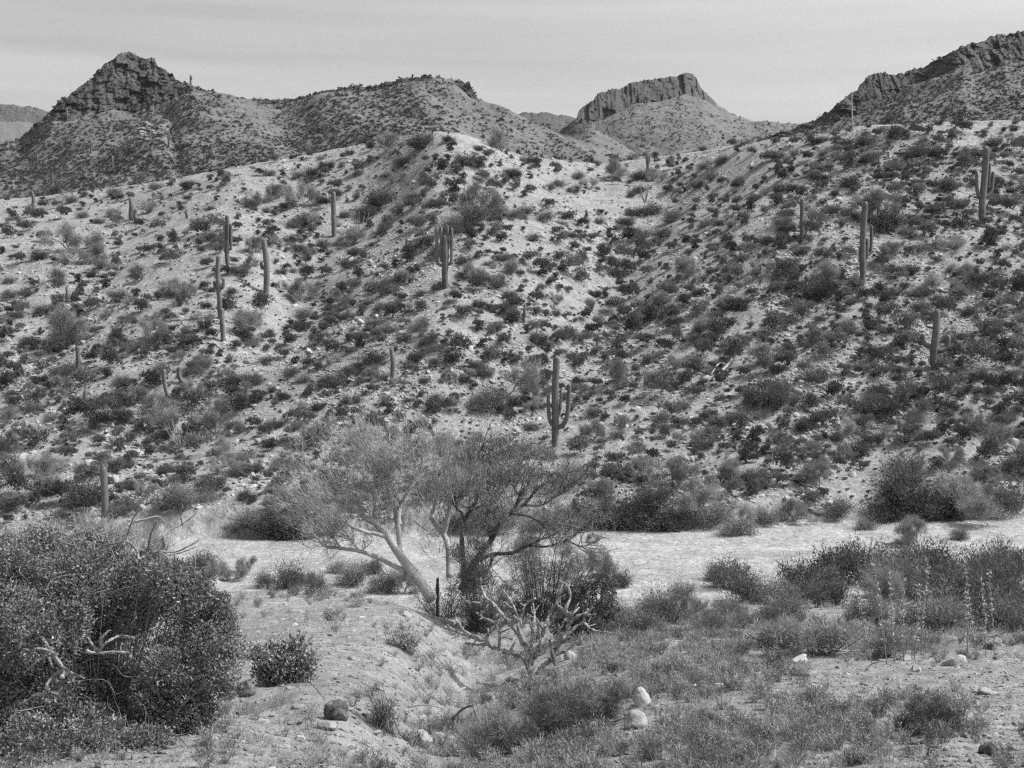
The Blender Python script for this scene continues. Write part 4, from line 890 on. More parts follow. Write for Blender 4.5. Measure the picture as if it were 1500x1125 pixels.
# --- dense bushes rooted at pixels of the near ground, each its own size and kind
def dense_bush(name, label, cat, lumps, y, per, L, Wd, m, seed, base_uv, quad=True, stems=6, surf=.62, group=None, sm='bark_dark', up=.3, twigs=0):
    """lumps (u, v, r) in photograph pixels, each with its own depth; leaves crowd their outer shells"""
    rg = rng(seed)
    if y is None: y = put(*base_uv, 6)[1]
    base = PX(*base_uv, y); base[2] = gz(base[0], base[1]); lf, st = MB(), MB(); pj = y/F
    LL = []
    for (u, v, r, *dy) in lumps:
        yy = y+(dy[0] if dy else rg.normal()*r*pj*.35); c = PX(u, v, yy); R_ = r*yy/F; LL.append((c, R_, r)); g0 = gz(c[0], c[1])
        if R_*1.1 < c[2]-g0 < R_*3.2: LL.append((np.array([c[0]*.9+base[0]*.1, c[1], g0+R_*.55]), R_*.85, r*.85))
    for c, R_, r in LL:
        n = int(per*(r/40.)**2)
        g_ = gz(c[0], c[1])
        k = 14; C = c+unit(rg.normal(size=(k, 3)))*R_*rg.uniform(.35, .8, (k, 1))*[1, .9, .85]; i = rg.integers(0, k, n)
        d = unit(rg.normal(size=(n, 3))+[0, 0, .15]); P = C[i]+d*R_*.42*(1-(1-surf)*rg.uniform(0, 1, (n, 1)))
        P[:, 2] = np.maximum(P[:, 2], ground_z(P[:, 0], P[:, 1])+.01)
        D = d*.8+rg.normal(size=(n, 3))*.6+[0, 0, up]
        V, Fc = slivers(P, D, rg.uniform(L*.6, L*1.3, n), rg.uniform(Wd*.6, Wd*1.3, n), rg, quad); lf.add(V, Fc)
        for _ in range(stems):
            e = c+rg.normal(size=3)*R_*.6; e[2] = max(e[2], gz(e[0], e[1])+.05); b = base+rg.normal(size=3)*[.12, .12, 0]; b = b+(c-b)*[.35, .35, 0]; b[2] = gz(b[0], b[1])-.03
            P_ = spline([b, (b+e)/2+rg.normal(size=3)*R_*.15, e*.9+b*.1, e], 3); V, Fq, Ft = tube(P_, np.linspace(.00035*y, .00015*y, len(P_)), 4, False); st.add(V, Fq)
    for _ in range(twigs):           # fine grey twigs standing out of the leaves
        c, R_, r = LL[rg.integers(0, len(LL))]; d = unit(rg.normal(size=3)+[0, 0, .4]); a_ = c+d*R_*.75; d2 = unit(d+rg.normal(size=3)*.7); q = spline([a_, a_+d2*R_*.3, a_+(d2+rg.normal(size=3)*.4)*R_*.55], 3); V, Fq, Ft = tube(q, np.linspace(.00035*y, .00012*y, len(q)), 4, False); st.add(V, Fq)
    o = link(name, None, None, tuple(base)); setp(o, label, cat, group)
    link('foliage', lf.mesh('foliage', M[m], off=base), o); link('stem', st.mesh('stem', M[sm], off=base), o); return o
dense_bush('leafy_bush', 'big dense bush of small glossy leaves filling the lower left corner', 'bush', [
    (110, 880, 78), (200, 880, 75), (60, 920, 85), (150, 960, 85), (260, 880, 62), (295, 940, 52), (60, 1020, 90), (160, 1045, 88, -.1), (250, 990, 66), (-30, 960, 90), (-20, 1070, 90, -.3), (100, 1110, 80, -.6), (205, 1080, 52, -.2), (60, 1120, 80, -.9), (150, 1125, 60, -.7),
    (0, 1140, 80, -1.2), (180, 1035, 62, 0), (90, 1035, 66, -.1), (255, 1070, 34, -.1), (300, 905, 42), (320, 885, 26), (40, 850, 60), (240, 850, 40), (318, 975, 36), (270, 1030, 42), (-70, 1000, 90), (335, 930, 26), (330, 900, 24), (280, 855, 24), (190, 850, 50), (120, 830, 44),
    (90, 815, 46, .5), (20, 810, 50, .5), (170, 815, 36, .6), (-20, 860, 70), (220, 1050, 44, 0), (342, 955, 20), (60, 785, 26, .4), (140, 795, 24, .4), (215, 825, 26, .4), (300, 865, 18), (330, 1005, 22), (30, 1105, 62, -1.0), (105, 1108, 60, -1.0), (175, 1100, 52, -.9), (225, 1095, 34, -.8), (60, 1070, 60, -.5), (140, 1075, 56, -.5)],
    10.6, 2100, .030, .014, 'bigleaf', 21, (140, 1060), stems=8, sm='bark_grey', twigs=420)
dense_bush('wispy_bush', 'wispy straw coloured bush behind the big leafy bush at the left', 'bush', [(60, 790, 42), (130, 785, 40), (190, 790, 34), (30, 800, 40), (-30, 800, 45), (100, 820, 45), (230, 800, 28), (210, 820, 35)], 14.5, 1700, .10, .006, 'straw', 22, (110, 890), quad=False, stems=16, sm='bark_grey', up=.6)
dense_bush('thicket_bush', 'dark leafy bush crowding the foot of the leaning palo verde', 'bush', [(618, 872, 22), (655, 885, 30), (670, 860, 26), (640, 900, 22), (690, 895, 25)], None, 1800, .06, .024, 'leaf_dark', 23, (650, 905))
dense_bush('thicket_bush', 'fuzzy grey bush in front of the post among the tree trunks', 'bush', [(690, 840, 34), (705, 870, 34), (675, 815, 22), (720, 900, 28), (700, 800, 22)], None, 2600, .12, .012, 'leaf_mid', 24, (700, 925), quad=False, up=.8)
dense_bush('thicket_bush', 'rounded grey bush right of the mesquites beside the wash', 'bush', [(760, 820, 34), (790, 830, 34), (820, 845, 32), (845, 835, 26), (770, 860, 34), (810, 880, 32), (740, 880, 30), (830, 810, 26), (870, 820, 24), (775, 800, 24)], None, 4800, .10, .014, 'leaf_mid', 25, (790, 910), quad=False, up=.5)
dense_bush('thicket_bush', 'dark twiggy bush with small leaves between the mesquite and the cholla', 'bush', [(850, 870, 30), (880, 860, 26), (860, 900, 32), (830, 910, 28), (890, 890, 24)], None, 3200, .06, .02, 'leaf_dark', 26, (860, 935))
# cholla with pale knobbly joints
CHO = [([(800, 860), (770, 800), (745, 730), (680, 690), (600, 670), (540, 645), (470, 625), (420, 600), (330, 602), (240, 590)], 3.6, 1.8), ([(420, 575), (340, 552), (270, 530), (200, 502), (130, 478), (60, 452)], 2.3, 1.6), ([(350, 550), (290, 522), (232, 488), (190, 430), (160, 392)], 2.2, 1.4),
 ([(470, 640), (420, 560), (430, 520), (500, 455)], 1.8, 1.2), ([(790, 760), (800, 650), (730, 600), (700, 540), (650, 470), (610, 420), (570, 370), (520, 310), (470, 250), (410, 200), (375, 110)], 3.2, 1.5), ([(560, 440), (500, 420), (450, 400), (390, 370), (330, 330)], 1.9, 1.3),
 ([(525, 640), (530, 520), (530, 430)], 2.0, 1.4), ([(405, 215), (390, 250), (330, 245), (240, 235)], 1.4, 1.0), ([(740, 600), (690, 480), (690, 400), (715, 350), (730, 300), (760, 250), (830, 210)], 2.3, 1.3), ([(690, 400), (670, 330), (640, 270), (600, 200), (560, 145)], 1.7, 1.0),
 ([(800, 700), (800, 560), (810, 470), (825, 380), (820, 310), (808, 250)], 2.3, 1.2), ([(830, 720), (870, 600), (900, 500), (930, 400), (960, 330), (1000, 270), (1020, 230)], 2.4, 1.3), ([(850, 860), (900, 780), (970, 720), (1000, 640), (1060, 570), (1100, 480), (1110, 380), (1090, 300), (1130, 200), (1110, 120)], 3.2, 1.3),
 ([(1090, 510), (1030, 500), (1060, 430), (1085, 390)], 1.7, 1.3), ([(1105, 440), (1190, 360), (1270, 330), (1315, 285)], 1.9, 1.2), ([(1105, 410), (1150, 340), (1200, 290)], 1.7, 1.1), ([(1090, 530), (1180, 450), (1240, 420), (1290, 460), (1370, 490), (1500, 500)], 2.0, .7), ([(960, 720), (1090, 650), (1150, 610), (1250, 600)], 2.0, .9),
 ([(800, 780), (830, 690), (855, 640), (872, 560), (850, 430)], 2.3, 1.2), ([(1090, 340), (1050, 300), (1010, 260)], 1.4, 1.1), ([(800, 470), (780, 400), (765, 340)], 1.4, 1.0), ([(985, 760), (1000, 770), (970, 640), (950, 560)], 2.2, 1.4), ([(1240, 420), (1260, 360), (1340, 345)], 1.3, .9), ([(640, 560), (560, 540), (520, 560)], 1.3, .9)]
def cholla_big(name, label, paths, ox, oy, k, y, seed, bz, rs=1.0):
    objs = limbs(name, paths, ox, oy, k, y, None, None, None, seed=seed, depth=.22, rough=.26, sides=9, rsc=rs)
    base = objs[0][1][0].copy(); base[2] = gz(base[0], base[1]) if bz is None else bz; rg = rng(seed)
    o = link(name, None, None, tuple(base)); setp(o, label, 'cholla')
    for n, (mb, P, r) in enumerate(objs):
        sp_ = MB(); m_ = int(60+len(P)*7); i = rg.integers(0, len(P), m_); d = unit(rg.normal(size=(m_, 3))); V, Fc = slivers(P[i]+d*(r[i]*.8)[:, None], d+rg.normal(size=(m_, 3))*.3, rg.uniform(.006, .02, m_), rg.uniform(.003, .006, m_), rg); mb.add(V, Fc)
        for _ in range(int(len(P)/5.5) if 'dead' not in name else 0):     # side joints
            j = rg.integers(len(P)//3, len(P)); d = unit(P[min(j+1, len(P)-1)]-P[j-1]+rg.normal(size=3)*.9+[0, 0, .35]); l = rg.uniform(.06, .2); q = spline([P[j], P[j]+d*l*.5+rg.normal(size=3)*.012, P[j]+d*l+[0, 0, .02]], 4); rr = r[j]*np.array([.6, .75, .7, .85, .75, .8, .6, .55, .4])[:len(q)]*rg.uniform(.6, .9)
            V, Fq, Ft = tube(q, rr, 7); mb.add(V, Fq, Ft); k_ = 40; i = rg.integers(0, len(q), k_); dd = unit(rg.normal(size=(k_, 3))); mb.add(*slivers(q[i]+dd*(rr[i]*.8)[:, None], dd, rg.uniform(.006, .018, k_), .004, rg))
        link('trunk' if n == 0 else 'branch', mb.mesh('branch', M['joint'], off=base), o)
    return o
cholla_big('cholla', 'knobbly pale cholla spreading its jointed branches in the middle foreground', CHO, 640, 840, 5.77, put(778, 992, 6)[1], 31, None, 1.25)
# fat silver dead joints in the leafy bush; bleached dead branches above it
CJ = [([(270, 790), (280, 760), (262, 722), (220, 672), (160, 660)], 3.0, 1.7), ([(265, 730), (230, 680), (190, 615)], 2.6, 1.4), ([(245, 692), (255, 660), (262, 635)], 2.4, 1.5), ([(230, 740), (215, 700)], 2, 1.2), ([(280, 742), (320, 770), (370, 790)], 2.2, 1.2), ([(275, 755), (240, 780), (205, 820), (210, 850), (150, 870), (90, 905)], 3.0, 2.0), ([(210, 850), (250, 860)], 2, 1.4)]
cholla_big('dead_cholla', 'fat silver dead cholla limbs poking out of the leafy bush at the left edge', CJ, 0, 730, 3.0, 9.35, 32, None)
CK = [([(430, 675), (460, 640), (510, 610), (545, 605), (590, 615)], 2.3, 1.5), ([(380, 672), (430, 680), (500, 675), (570, 680), (575, 700)], 2.2, 1.4), ([(425, 668), (410, 650), (385, 610)], 1.9, 1.2), ([(440, 650), (450, 610), (480, 580)], 1.8, 1.1)]
cholla_big('dead_cholla', 'forked silver dead branch resting on top of the leafy bush', CK, 0, 730, 3.0, 9.45, 33, None)
DB = [([(560, 300), (600, 275), (660, 240), (700, 232), (770, 235), (830, 210), (880, 180)], 2.4, .8), ([(660, 242), (720, 215), (715, 170), (740, 140), (800, 115), (865, 65)], 2.0, .7), ([(650, 225), (665, 150), (690, 100)], 1.8, 1.0), ([(690, 235), (730, 255), (750, 285), (830, 315)], 1.6, .7), ([(740, 250), (790, 240), (860, 215)], 1.2, .6), ([(680, 240), (690, 280), (685, 320)], 1.5, .8),
 ([(610, 270), (600, 230), (560, 190), (500, 200), (440, 205), (380, 190), (320, 205), (250, 175)], 1.9, .7), ([(440, 205), (400, 150), (375, 130)], 1.2, .6), ([(560, 190), (560, 160), (590, 80), (630, 40)], 1.5, .7), ([(440, 190), (420, 150), (390, 110)], 1.2, .6), ([(590, 100), (640, 90), (700, 80), (740, 125)], 1.3, .7), ([(450, 190), (460, 152), (520, 150), (580, 112), (640, 95)], 1.2, .6), ([(330, 205), (310, 240), (370, 245), (440, 260)], 1.2, .7), ([(800, 115), (795, 60), (803, 30)], .9, .5), ([(830, 210), (835, 250)], .8, .5), ([(480, 200), (500, 250), (530, 300)], 1.1, .6), ([(400, 195), (380, 240), (330, 280)], 1, .5)]
objs = limbs('x', DB, 0, 730, 3.0, 10.9, None, None, None, seed=34, depth=.4, sides=7)
base = objs[0][1][0]; mb = MB(); n0 = link('dead_bush', None, None, tuple(base)); setp(n0, 'bleached leafless dead bush with crooked branches above the leafy bush at the left', 'dead bush')
for i, (m_, P, r) in enumerate(objs): link('branch', m_.mesh('branch', M['bark_grey'], True, off=base), n0)
# posts and sticks
def post(name, label, cat, u, vb, vt, w_, m, ymin=4, lean=0, cap=True, y=None):
    if y is None: x_, y_, z_ = put(u, vb, ymin)
    else: p_ = PX(u, vb, y); x_, y_, z_ = p_[0], y, min(p_[2], gz(p_[0], y))
    k = y_/F; H = (vb-vt)*k; mb = MB(); P = spline([[0, 0, -.25], [lean*k*.3, 0, H*.3], [lean*k*.8, 0, H*.75], [lean*k, .02, H]], 5); rg = rng(int(u))
    V, Fq, Ft = tube(P, w_*k/2*(1+.08*rg.normal(size=len(P))), 9); mb.add(V, Fq, Ft)
    if cap:
        V, Fq, Ft = tube(np.array([[lean*k, 0, H-.01], [lean*k+.02, 0, H+w_*k*.6]]), [w_*k*.42, w_*k*.15], 7); mb.add(V, Fq, Ft)
    setp(link(name, mb.mesh(name, M[m]), None, (x_, y_, z_)), label, cat)
post('fence_post', 'short dark wooden post standing between the palo verde and the fuzzy bush', 'post', 641, 872, 812, 5.2, 'bark_dark', y=28.6)
post('burnt_stump', 'dark leaning stump among flower stalks at the right', 'stump', 1298, 905, 872, 9, 'bark_dark', lean=-13, y=20)
for a_, b_, y_, r, lb, nm in [((1226, 911), (1273, 868), 18, 1.3, 'straight pale stick leaning through the brush at the right', 'dead_stick'), ((662, 1054), (693, 1033), 11.5, 2.3, 'dark charred stick lying on the slope below the cholla', 'dead_stick'), ((597, 1036), (650, 1038), 11.8, 1.2, 'thin pale stick lying on the sand beside the charred one', 'dead_stick'),
                          ((440, 992), (476, 1026), 11.3, .8, 'thin bent twig pointing at the pitted dark rock', 'dead_stick'), ((1268, 982), (1288, 970), 15, 1.5, 'short grey stick on gravel below the grey bush at the right', 'dead_stick'), ((244, 1075), (275, 1095), 9.6, 1.3, 'dark forked twig at the lower edge beside the leafy bush', 'dead_stick')]:
    A, B = PX(*a_, y_), PX(*b_, y_)
    for q_ in (A, B): q_[2] = max(q_[2], gz(q_[0], q_[1])+.01)
    P = spline([A, (A+B)/2+[0, .03, .02], B], 4); mb = MB(); V, Fq, Ft = tube(P, np.linspace(r, r*.6, len(P))*y_/F, 7); mb.add(V, Fq, Ft)
    if 'forked' in lb: V, Fq, Ft = tube(spline([P[4], P[4]+[.12, .05, .03], P[4]+[.2, .05, .0]], 3), r*.6*y_/F, 6); mb.add(V, Fq, Ft)
    setp(link(nm, mb.mesh(nm, M['bark_dark' if 'dark' in lb else 'bark_grey'], off=A), None, tuple(A)), lb, 'stick')
# boulders and stones
for i, (u, v, w_, h_, lb, m) in enumerate([(931, 1068, 36, 30, 'smooth white rounded boulder at the lower middle', 'rock'), (940, 1034, 36, 30, 'pointed pale slab of rock standing just above the white rounded boulder', 'rock'), (873, 1074, 26, 18, 'pale lumpy rock half hidden by brush left of the white boulder', 'rock'),
    (493, 1055, 36, 32, 'dark pitted rock on the sandy slope', 'dkrock'), (360, 1016, 30, 20, 'dark rough stone beside the leafy bush', 'dkrock'), (313, 866, 26, 18, 'white rock behind the right end of the leafy bush', 'rock'), (615, 1090, 38, 22, 'pale rounded rock at the lower edge of the sandy slope', 'rock'), (642, 1088, 20, 16, 'small pale rock beside the rounded one at the lower edge', 'rock'),
    (1172, 973, 28, 14, 'flat pale rock on the gravel shelf', 'rock'), (1170, 990, 30, 13, 'flat dark topped rock below the flat pale one on the gravel shelf', 'dkrock'), (1282, 962, 18, 10, 'pale stone left of the fine grey bush', 'rock'), (1322, 967, 24, 11, 'flat pale stone right of the fine grey bush', 'rock'), (1342, 985, 15, 12, 'small white stone beside a tiny dark bush at the right', 'rock'),
    (1398, 976, 34, 16, 'angular pale rock with a shaded face on the right gravel', 'rock'), (1461, 945, 14, 12, 'white stone at the right edge under the brush', 'rock'), (1450, 952, 20, 11, 'grey stone beside the white one at the right edge', 'dkrock'), (835, 966, 20, 14, 'white rock beside the foot of the cholla', 'rock'), (1020, 1015, 30, 16, 'crumbly pale rock in the grass right of the pointed slab', 'rock'), (1053, 1012, 16, 13, 'small round pale rock in the grass', 'rock'), (1445, 1018, 26, 10, 'flat pale stone low at the right', 'rock'), (478, 1068, 30, 12, 'flat sandy stone in front of the pitted rock', 'rock'), (1448, 1108, 30, 20, 'dark rock at the lower right corner', 'dkrock'), (596, 905, 14, 9, 'small pale stone on top of the sandy bank', 'rock'), (440, 1088, 16, 9, 'small stone on the sandy slope near the lower edge', 'rock')]):
    x_, y_, z_ = put(u, v, 6); k = y_/F; rd_ = 'round' in lb or 'smooth' in lb or m == 'dkrock'; V, Fc = mk_rock(700+i, 4, 5 if rd_ else 10, .3 if rd_ else .22)
    V = V/(V.max(0)-V.min(0)); 
    if 'pointed' in lb: V[:, 0] *= 1-.5*(V[:, 2]+.5); V[:, 0] -= V[:, 2]*.12; V[:, 1] *= 1-.3*(V[:, 2]+.5)
    V = V*[w_*k, w_*k*.85, h_*k*1.25]
    V = V+(.09 if m == 'dkrock' else .035)*w_*k*fbm(V[:, 0]*32, V[:, 1]*32, V[:, 2]*32, o=3, seed=i)[:, None]; V[:, 2] += h_*k*.28
    setp(link('rock', mesh_np('rock', V, [Fc], [M[m]], smooth='round' in lb or 'smooth' in lb), None, (x_, y_, z_)), lb, 'rock')
# near bushes along the wash and on the shelf
NEAR = """390,860,34m 420,862,50m 450,855,30b 300,845,50m 330,850,40p 365,838,28p 495,838,30m 545,840,36b 515,858,50m 560,868,44m 590,870,40p 600,850,30m 910,860,34b 880,848,40p 1062,862,62b 1088,882,60b 1130,885,62m 1050,850,40m 1090,840,20p
1172,870,56b 1210,862,50m 1235,852,60m 1190,885,50m 1240,832,34m 1290,860,60m 1315,845,60b 1345,800,46p 1350,840,60m 1392,850,60b 1440,850,70m 1480,840,70b 1220,888,60b 1300,890,60p 1340,880,50m 1160,905,50m 1070,905,40m 1090,920,50m 1000,880,40m 960,905,50m
1015,900,30p 1380,925,90m 1440,915,80m 1480,925,80m 1330,925,50m 1180,872,84b 1220,852,80b 1258,846,70b 1312,876,90m 1352,856,90b 1402,884,100m 1452,874,100m 1470,905,90b 1268,776,30m 1085,784,50m 1268,915,50m 985,915,60m 1040,930,50m 1130,915,50m 905,920,50m 940,930,60m 285,840,50m 250,845,40b 465,870,40m 1405,790,30m 870,795,16p"""
nr = []
for tok in NEAR.split():
    a = tok.split(','); nr.append((float(a[0]), float(a[1]), float(a[2][:-1]), a[2][-1]))
LMK = [(640, 850, 'the dark fence post'), (790, 960, 'the knobbly foreground cholla'), (931, 1050, 'the white boulder'), (1298, 890, 'the dark leaning stump'), (1085, 770, 'the far edge of the wash'), (1250, 890, 'the leaning pale stick'), (1062, 850, 'the dark wash edge clump'), (1345, 790, 'the small right wash tree'), (400, 860, 'the top of the sandy bank'), (910, 850, 'the small mid wash bush'), (300, 850, 'the bleached dead bush')]
nl = autolabels(nr, {'b': 'dark shrub', 'm': 'grey shrub', 'p': 'wispy palo verde'})
for n, (u, v, w_, k) in enumerate(nr): plant(k, u, v, w_*1.25, nl[n], 'shrubs along the near side of the wash', hs=1.3, ymin=20 if v > 795 else 40)
dense_bush('leafy_bush', 'low leafy bush with pale tips on the sandy slope beside the big leafy bush', 'bush', [(375, 962, 20), (400, 958, 24), (430, 955, 24), (450, 970, 18), (405, 975, 24), (428, 985, 18), (385, 980, 16), (440, 940, 14)], None, 1000, .05, .022, 'bigleaf', 41, (430, 1000))
dense_bush('fine_bush', 'fine grey bush standing alone on the gravel shelf at the right', 'bush', [(1305, 935, 24), (1300, 950, 20), (1290, 930, 18), (1318, 945, 16)], None, 1700, .09, .006, 'leaf_mid', 42, (1303, 962), quad=False, up=.8)
dense_bush('fine_bush', 'pale willowy bush under the leaning stick', 'bush', [(1180, 935, 28), (1215, 925, 28), (1240, 935, 24), (1150, 930, 28), (1120, 930, 26)], None, 1300, .11, .012, 'straw', 43, (1190, 960), up=.7)
dense_bush('fine_bush', 'wiry grey bush on the sandy slope left of the cholla', 'bush', [(590, 930, 18), (605, 940, 18), (575, 945, 14)], None, 1100, .08, .007, 'leaf_mid', 44, (592, 955), quad=False, up=.6)
dense_bush('fine_bush', 'upright feathery weed on the sandy slope above the pitted rock', 'bush', [(555, 1040, 20), (565, 1055, 20), (552, 1012, 12), (575, 1035, 14)], None, 900, .09, .007, 'leaf_mid', 45, (560, 1072), quad=False, up=1.0)
dense_bush('fine_bush', 'dark low bush beside the seed head at the lower right', 'bush', [(1350, 1050, 30), (1380, 1045, 26), (1400, 1060, 22), (1330, 1062, 24)], None, 1500, .06, .008, 'leaf_dark', 46, (1360, 1075), quad=False, up=.6)
dense_bush('fine_bush', 'grey grassy bush at the lower middle edge', 'bush', [(720, 1060, 34), (750, 1075, 34), (700, 1090, 30), (770, 1095, 30)], None, 1500, .10, .007, 'straw', 47, (730, 1105), quad=False, up=1.0)
dense_bush('fine_bush', 'tangled wiry bush under the cholla', 'bush', [(800, 1040, 36), (850, 1035, 36), (820, 1070, 36), (870, 1070, 30), (900, 1020, 26)], None, 1900, .10, .005, 'leaf_mid', 48, (830, 1080), quad=False, up=.5)
# flower stalks
def stalk(u, vb, vt, lean, y, lb, seed):
    rg = rng(seed); A = PX(u, vb, y); A[2] = min(A[2], gz(A[0], y)) if A[2] < gz(A[0], y)+.4 else A[2]; A[2] = gz(A[0], y)-.02; T_ = PX(u+lean, vt, y); P = spline([A, A*.5+T_*.5+[rg.normal()*.02, 0, 0], T_], 8); mb, lf = MB(), MB(); V, Fq, Ft = tube(P, np.linspace(.008, .004, len(P)), 5); mb.add(V, Fq, Ft)
    n = 70; i = rg.integers(4, len(P), n); V, Fc = slivers(P[i]+rg.normal(size=(n, 3))*.012, rg.normal(size=(n, 3))+[0, 0, .7], rg.uniform(.02, .05, n), rg.uniform(.012, .022, n), rg, True); lf.add(V, Fc)
    o = link('flower_stalk', None, None, tuple(A)); setp(o, lb, 'flower stalk', 'flower stalks at the right'); link('stem', mb.mesh('stem', M['straw'], off=A), o); link('flowers', lf.mesh('flowers', M['petal'], off=A), o)
for i, (u, vb, vt, ln, lb) in enumerate([(1300, 930, 828, -20, 'tallest leafy flower stalk leaning left over the stump'), (1278, 925, 853, -22, 'flower stalk leaning left of the stump'), (1312, 930, 838, -8, 'flower stalk just right of the stump'), (1325, 930, 850, -2, 'straight flower stalk second right of the stump'), (1340, 932, 858, 6, 'flower stalk leaning right of the stump'), (1432, 920, 822, -18, 'tall flower stalk near the right edge'), (1445, 925, 850, -8, 'middle flower stalk near the right edge'), (1458, 925, 838, -10, 'slim flower stalk at the right edge'), (1350, 920, 830, 10, 'thin stalk rising from grey brush between the stalk groups'), (1418, 930, 862, -4, 'short flower stalk near the right edge')]):
    stalk(u, vb, vt, ln, 16.5+i*.1, lb, 800+i)
# seed head
A = np.array(put(1298, 1085, 6)); T_ = PX(1303, 1048, A[1]); mb = MB(); V, Fq, Ft = tube(spline([A, (A+T_)/2, T_], 4), .003, 5); mb.add(V, Fq, Ft); rg = rng(9); n = 260
d = unit(rg.normal(size=(n, 3))); hd = MB(); V, Fc = slivers(T_+d*.008, d, .026, .006, rg); hd.add(V, Fc)
o = link('seed_head', None, None, tuple(A)); setp(o, 'round white seed head on a thin stalk at the lower right', 'seed head'); link('stalk', mb.mesh('stalk', M['straw'], off=A), o); link('puff', hd.mesh('puff', M['white'], off=A), o)
# ground cover of the near slope: grass and wiry herbs, gravel
def mk_grass(seed, n=34, h=.22, wd=.004, sp_=.10, m='straw'):
    rg = rng(seed); mb = MB()
    for k in range(n):
        a = rg.uniform(0, 6.28); b = np.array([math.cos(a), math.sin(a), 0])*rg.uniform(0, sp_); d = unit(rg.normal(size=3)*[.5, .5, 0]+[0, 0, 1]); H = h*rg.uniform(.4, 1.1); p1 = b+d*H*.55; p2 = p1+unit(d+rg.normal(size=3)*.4)*H*.5; s_ = unit(np.cross(d, rg.normal(size=3)))*wd
        mb.add(np.array([b-s_, b+s_, p1+s_*.7, p1-s_*.7, p2]), np.array([[0, 1, 2, 3]]), np.array([[3, 2, 4]]))
    return mb.mesh('tuft', M[m])
def mk_herb(seed, n=150, h=.2, m='leaf_mid'):
    rg = rng(seed); mb = MB()
    for k in range(9):
        a = rg.uniform(0, 6.28); d = unit(np.array([math.cos(a)*.6, math.sin(a)*.6, 1.])); q = np.array([[0, 0, -.02], d*h*.5, d*h+rg.normal(size=3)*.02]); V, Fq, Ft = tube(q, [.003, .002, .001], 3, False); mb.add(V, Fq)
        m_ = n//9; t = rg.uniform(.2, 1, m_)[:, None]; V, Fc = slivers(d*h*t+rg.normal(size=(m_, 3))*.018, rg.normal(size=(m_, 3))*.7+d, rg.uniform(.015, .04, m_), rg.uniform(.004, .009, m_), rg); mb.add(V, Fc)
    return mb.mesh('herb', M[m])
GR = [mk_grass(820+i, 40, .13, .0022, .09) for i in range(4)]+[mk_herb(830+i, 150, .12, 'straw' if i else 'leaf_mid') for i in range(4)]+[mk_herb(840, 200, .12, 'leaf_dark'), mk_herb(841, 120, .09, 'straw')]
n = 21000; cu = G.uniform(-40, 1560, n); cv = G.uniform(845, 1135, n)
den = .5+.5*fbm(cu/55, cv/30, o=3, seed=60)*.6+.4*fbm(cu/16, cv/9, o=2, seed=61)
def blob(u, v, ru, rv): return np.clip(1.25-((cu-u)/ru)**2-((cv-v)/rv)**2, 0, 1)
cov = np.maximum.reduce([blob(1000, 930, 330, 60), blob(900, 1000, 300, 60), blob(1000, 1075, 380, 55), blob(1300, 1080, 160, 30)*.5, blob(760, 1050, 170, 75)*.85, blob(1350, 935, 250, 40), blob(480, 868, 140, 14)*.8, cu*0+.09, blob(1400, 860, 260, 60)*.7, blob(1300, 1050, 130, 30)*.7])
cov = cov*(1-.85*blob(1260, 985, 130, 22))*(1-.8*blob(1440, 1000, 110, 60))*(1-.97*blob(932, 1058, 62, 50))*(1-.5*blob(760, 960, 110, 60))*(1-.75*blob(480, 980, 170, 90))*(1-.6*blob(1180, 1000, 160, 26))*(1-.6*blob(1050, 1040, 120, 18))
keep = G.uniform(size=n) < cov*(.04+1.0*sstep(.28, .62, den)); x, y, z = hits(cu[keep], cv[keep], 5.5)
ok = ~np.isnan(y) & (y < 44); x, y, z = x[ok], y[ok], z[ok]; big = np.clip(G.lognormal(-.05, .38, len(x)), .4, 1.5)*(.6+y/36)
stuff('grass', 'dry grass and wiry grey herbs matting the near slope', 'grass', GR, np.stack([x, y, z-.01], -1), rots(len(x), .12), np.stack([big, big, big], -1), G.integers(0, 10, len(x)))
print('GRASS', len(x))
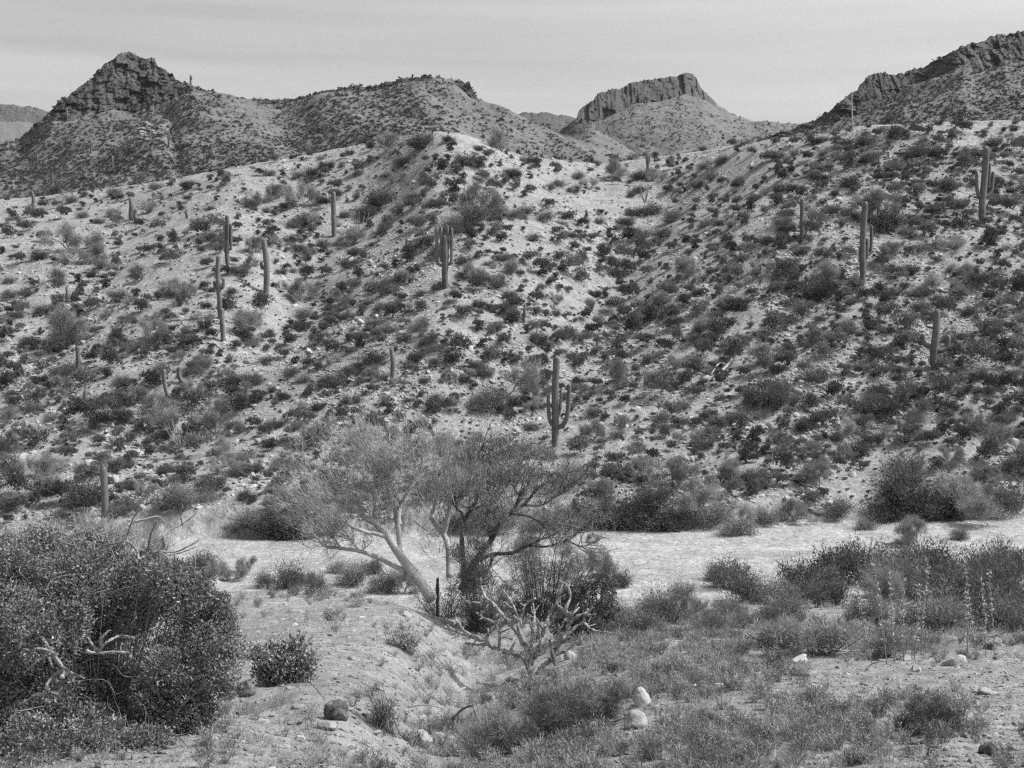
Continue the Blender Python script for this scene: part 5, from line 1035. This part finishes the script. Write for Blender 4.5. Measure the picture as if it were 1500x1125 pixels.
n = 42000; cu = G.uniform(-40, 1560, n); cv = 852+G.uniform(0, 1, n)*290; x, y, z = hits(cu, cv, 5.5); ok = ~np.isnan(y) & (y < 42); x, y, z = x[ok], y[ok], z[ok]
s_ = np.clip(G.lognormal(math.log(.026), .65, len(x)), .01, .16)
stuff('gravel', 'small stones and grit scattered on the near sandy slope', 'gravel', RK, np.stack([x, y, z], -1), rots(len(x), .4), np.stack([s_*1.2, s_, s_*.8], -1), G.integers(0, 7, len(x)))
n = 1500; cu = G.uniform(200, 1520, n); cv = G.uniform(772, 865, n); x, y, z = hits(cu, cv, 38.); ok = ~np.isnan(y) & (z < .4) & (y < 64); x, y, z = x[ok], y[ok], z[ok]; s_ = np.clip(G.lognormal(math.log(.07), .5, len(x)), .03, .3)
stuff('wash_stones', 'a few stones and twig drift lying on the sand of the wash', 'stones', RK, np.stack([x, y, z], -1), rots(len(x), .4), np.stack([s_, s_, s_*.6], -1), G.integers(0, 7, len(x)))
for o_ in sc.objects:      # keep every label within sixteen words
    l_ = o_.get('label')
    if l_ and len(l_.split()) > 16: print('LONG', o_.name, l_); o_['label'] = l_.replace(' with a pale forked trunk and hazy crown at the near edge of the wash', ' with pale forked trunk and hazy crown beside the wash')
# ------------------------------------------------------------------ haze: thin even air round the whole scene
def haze():
    import bmesh
    bm = bmesh.new(); bmesh.ops.create_cube(bm, size=1.0); me = bpy.data.meshes.new('haze'); bm.to_mesh(me); bm.free()
    m = bpy.data.materials.new('haze'); m.use_nodes = True; nt = m.node_tree; nt.nodes.clear(); v = N(nt, 'ShaderNodeVolumePrincipled'); o_ = N(nt, 'ShaderNodeOutputMaterial')
    v.inputs['Color'].default_value = (.9, .9, .9, 1); v.inputs['Density'].default_value = .00004; v.inputs['Anisotropy'].default_value = .2
    nt.links.new(v.outputs[0], o_.inputs['Volume']); me.materials.append(m)
    o = link('haze', me, None, (0, 4000, 440)); o.scale = (18600, 16600, 1000); setp(o, 'thin dry air veiling the far mesas', 'haze', kind='stuff')
haze()
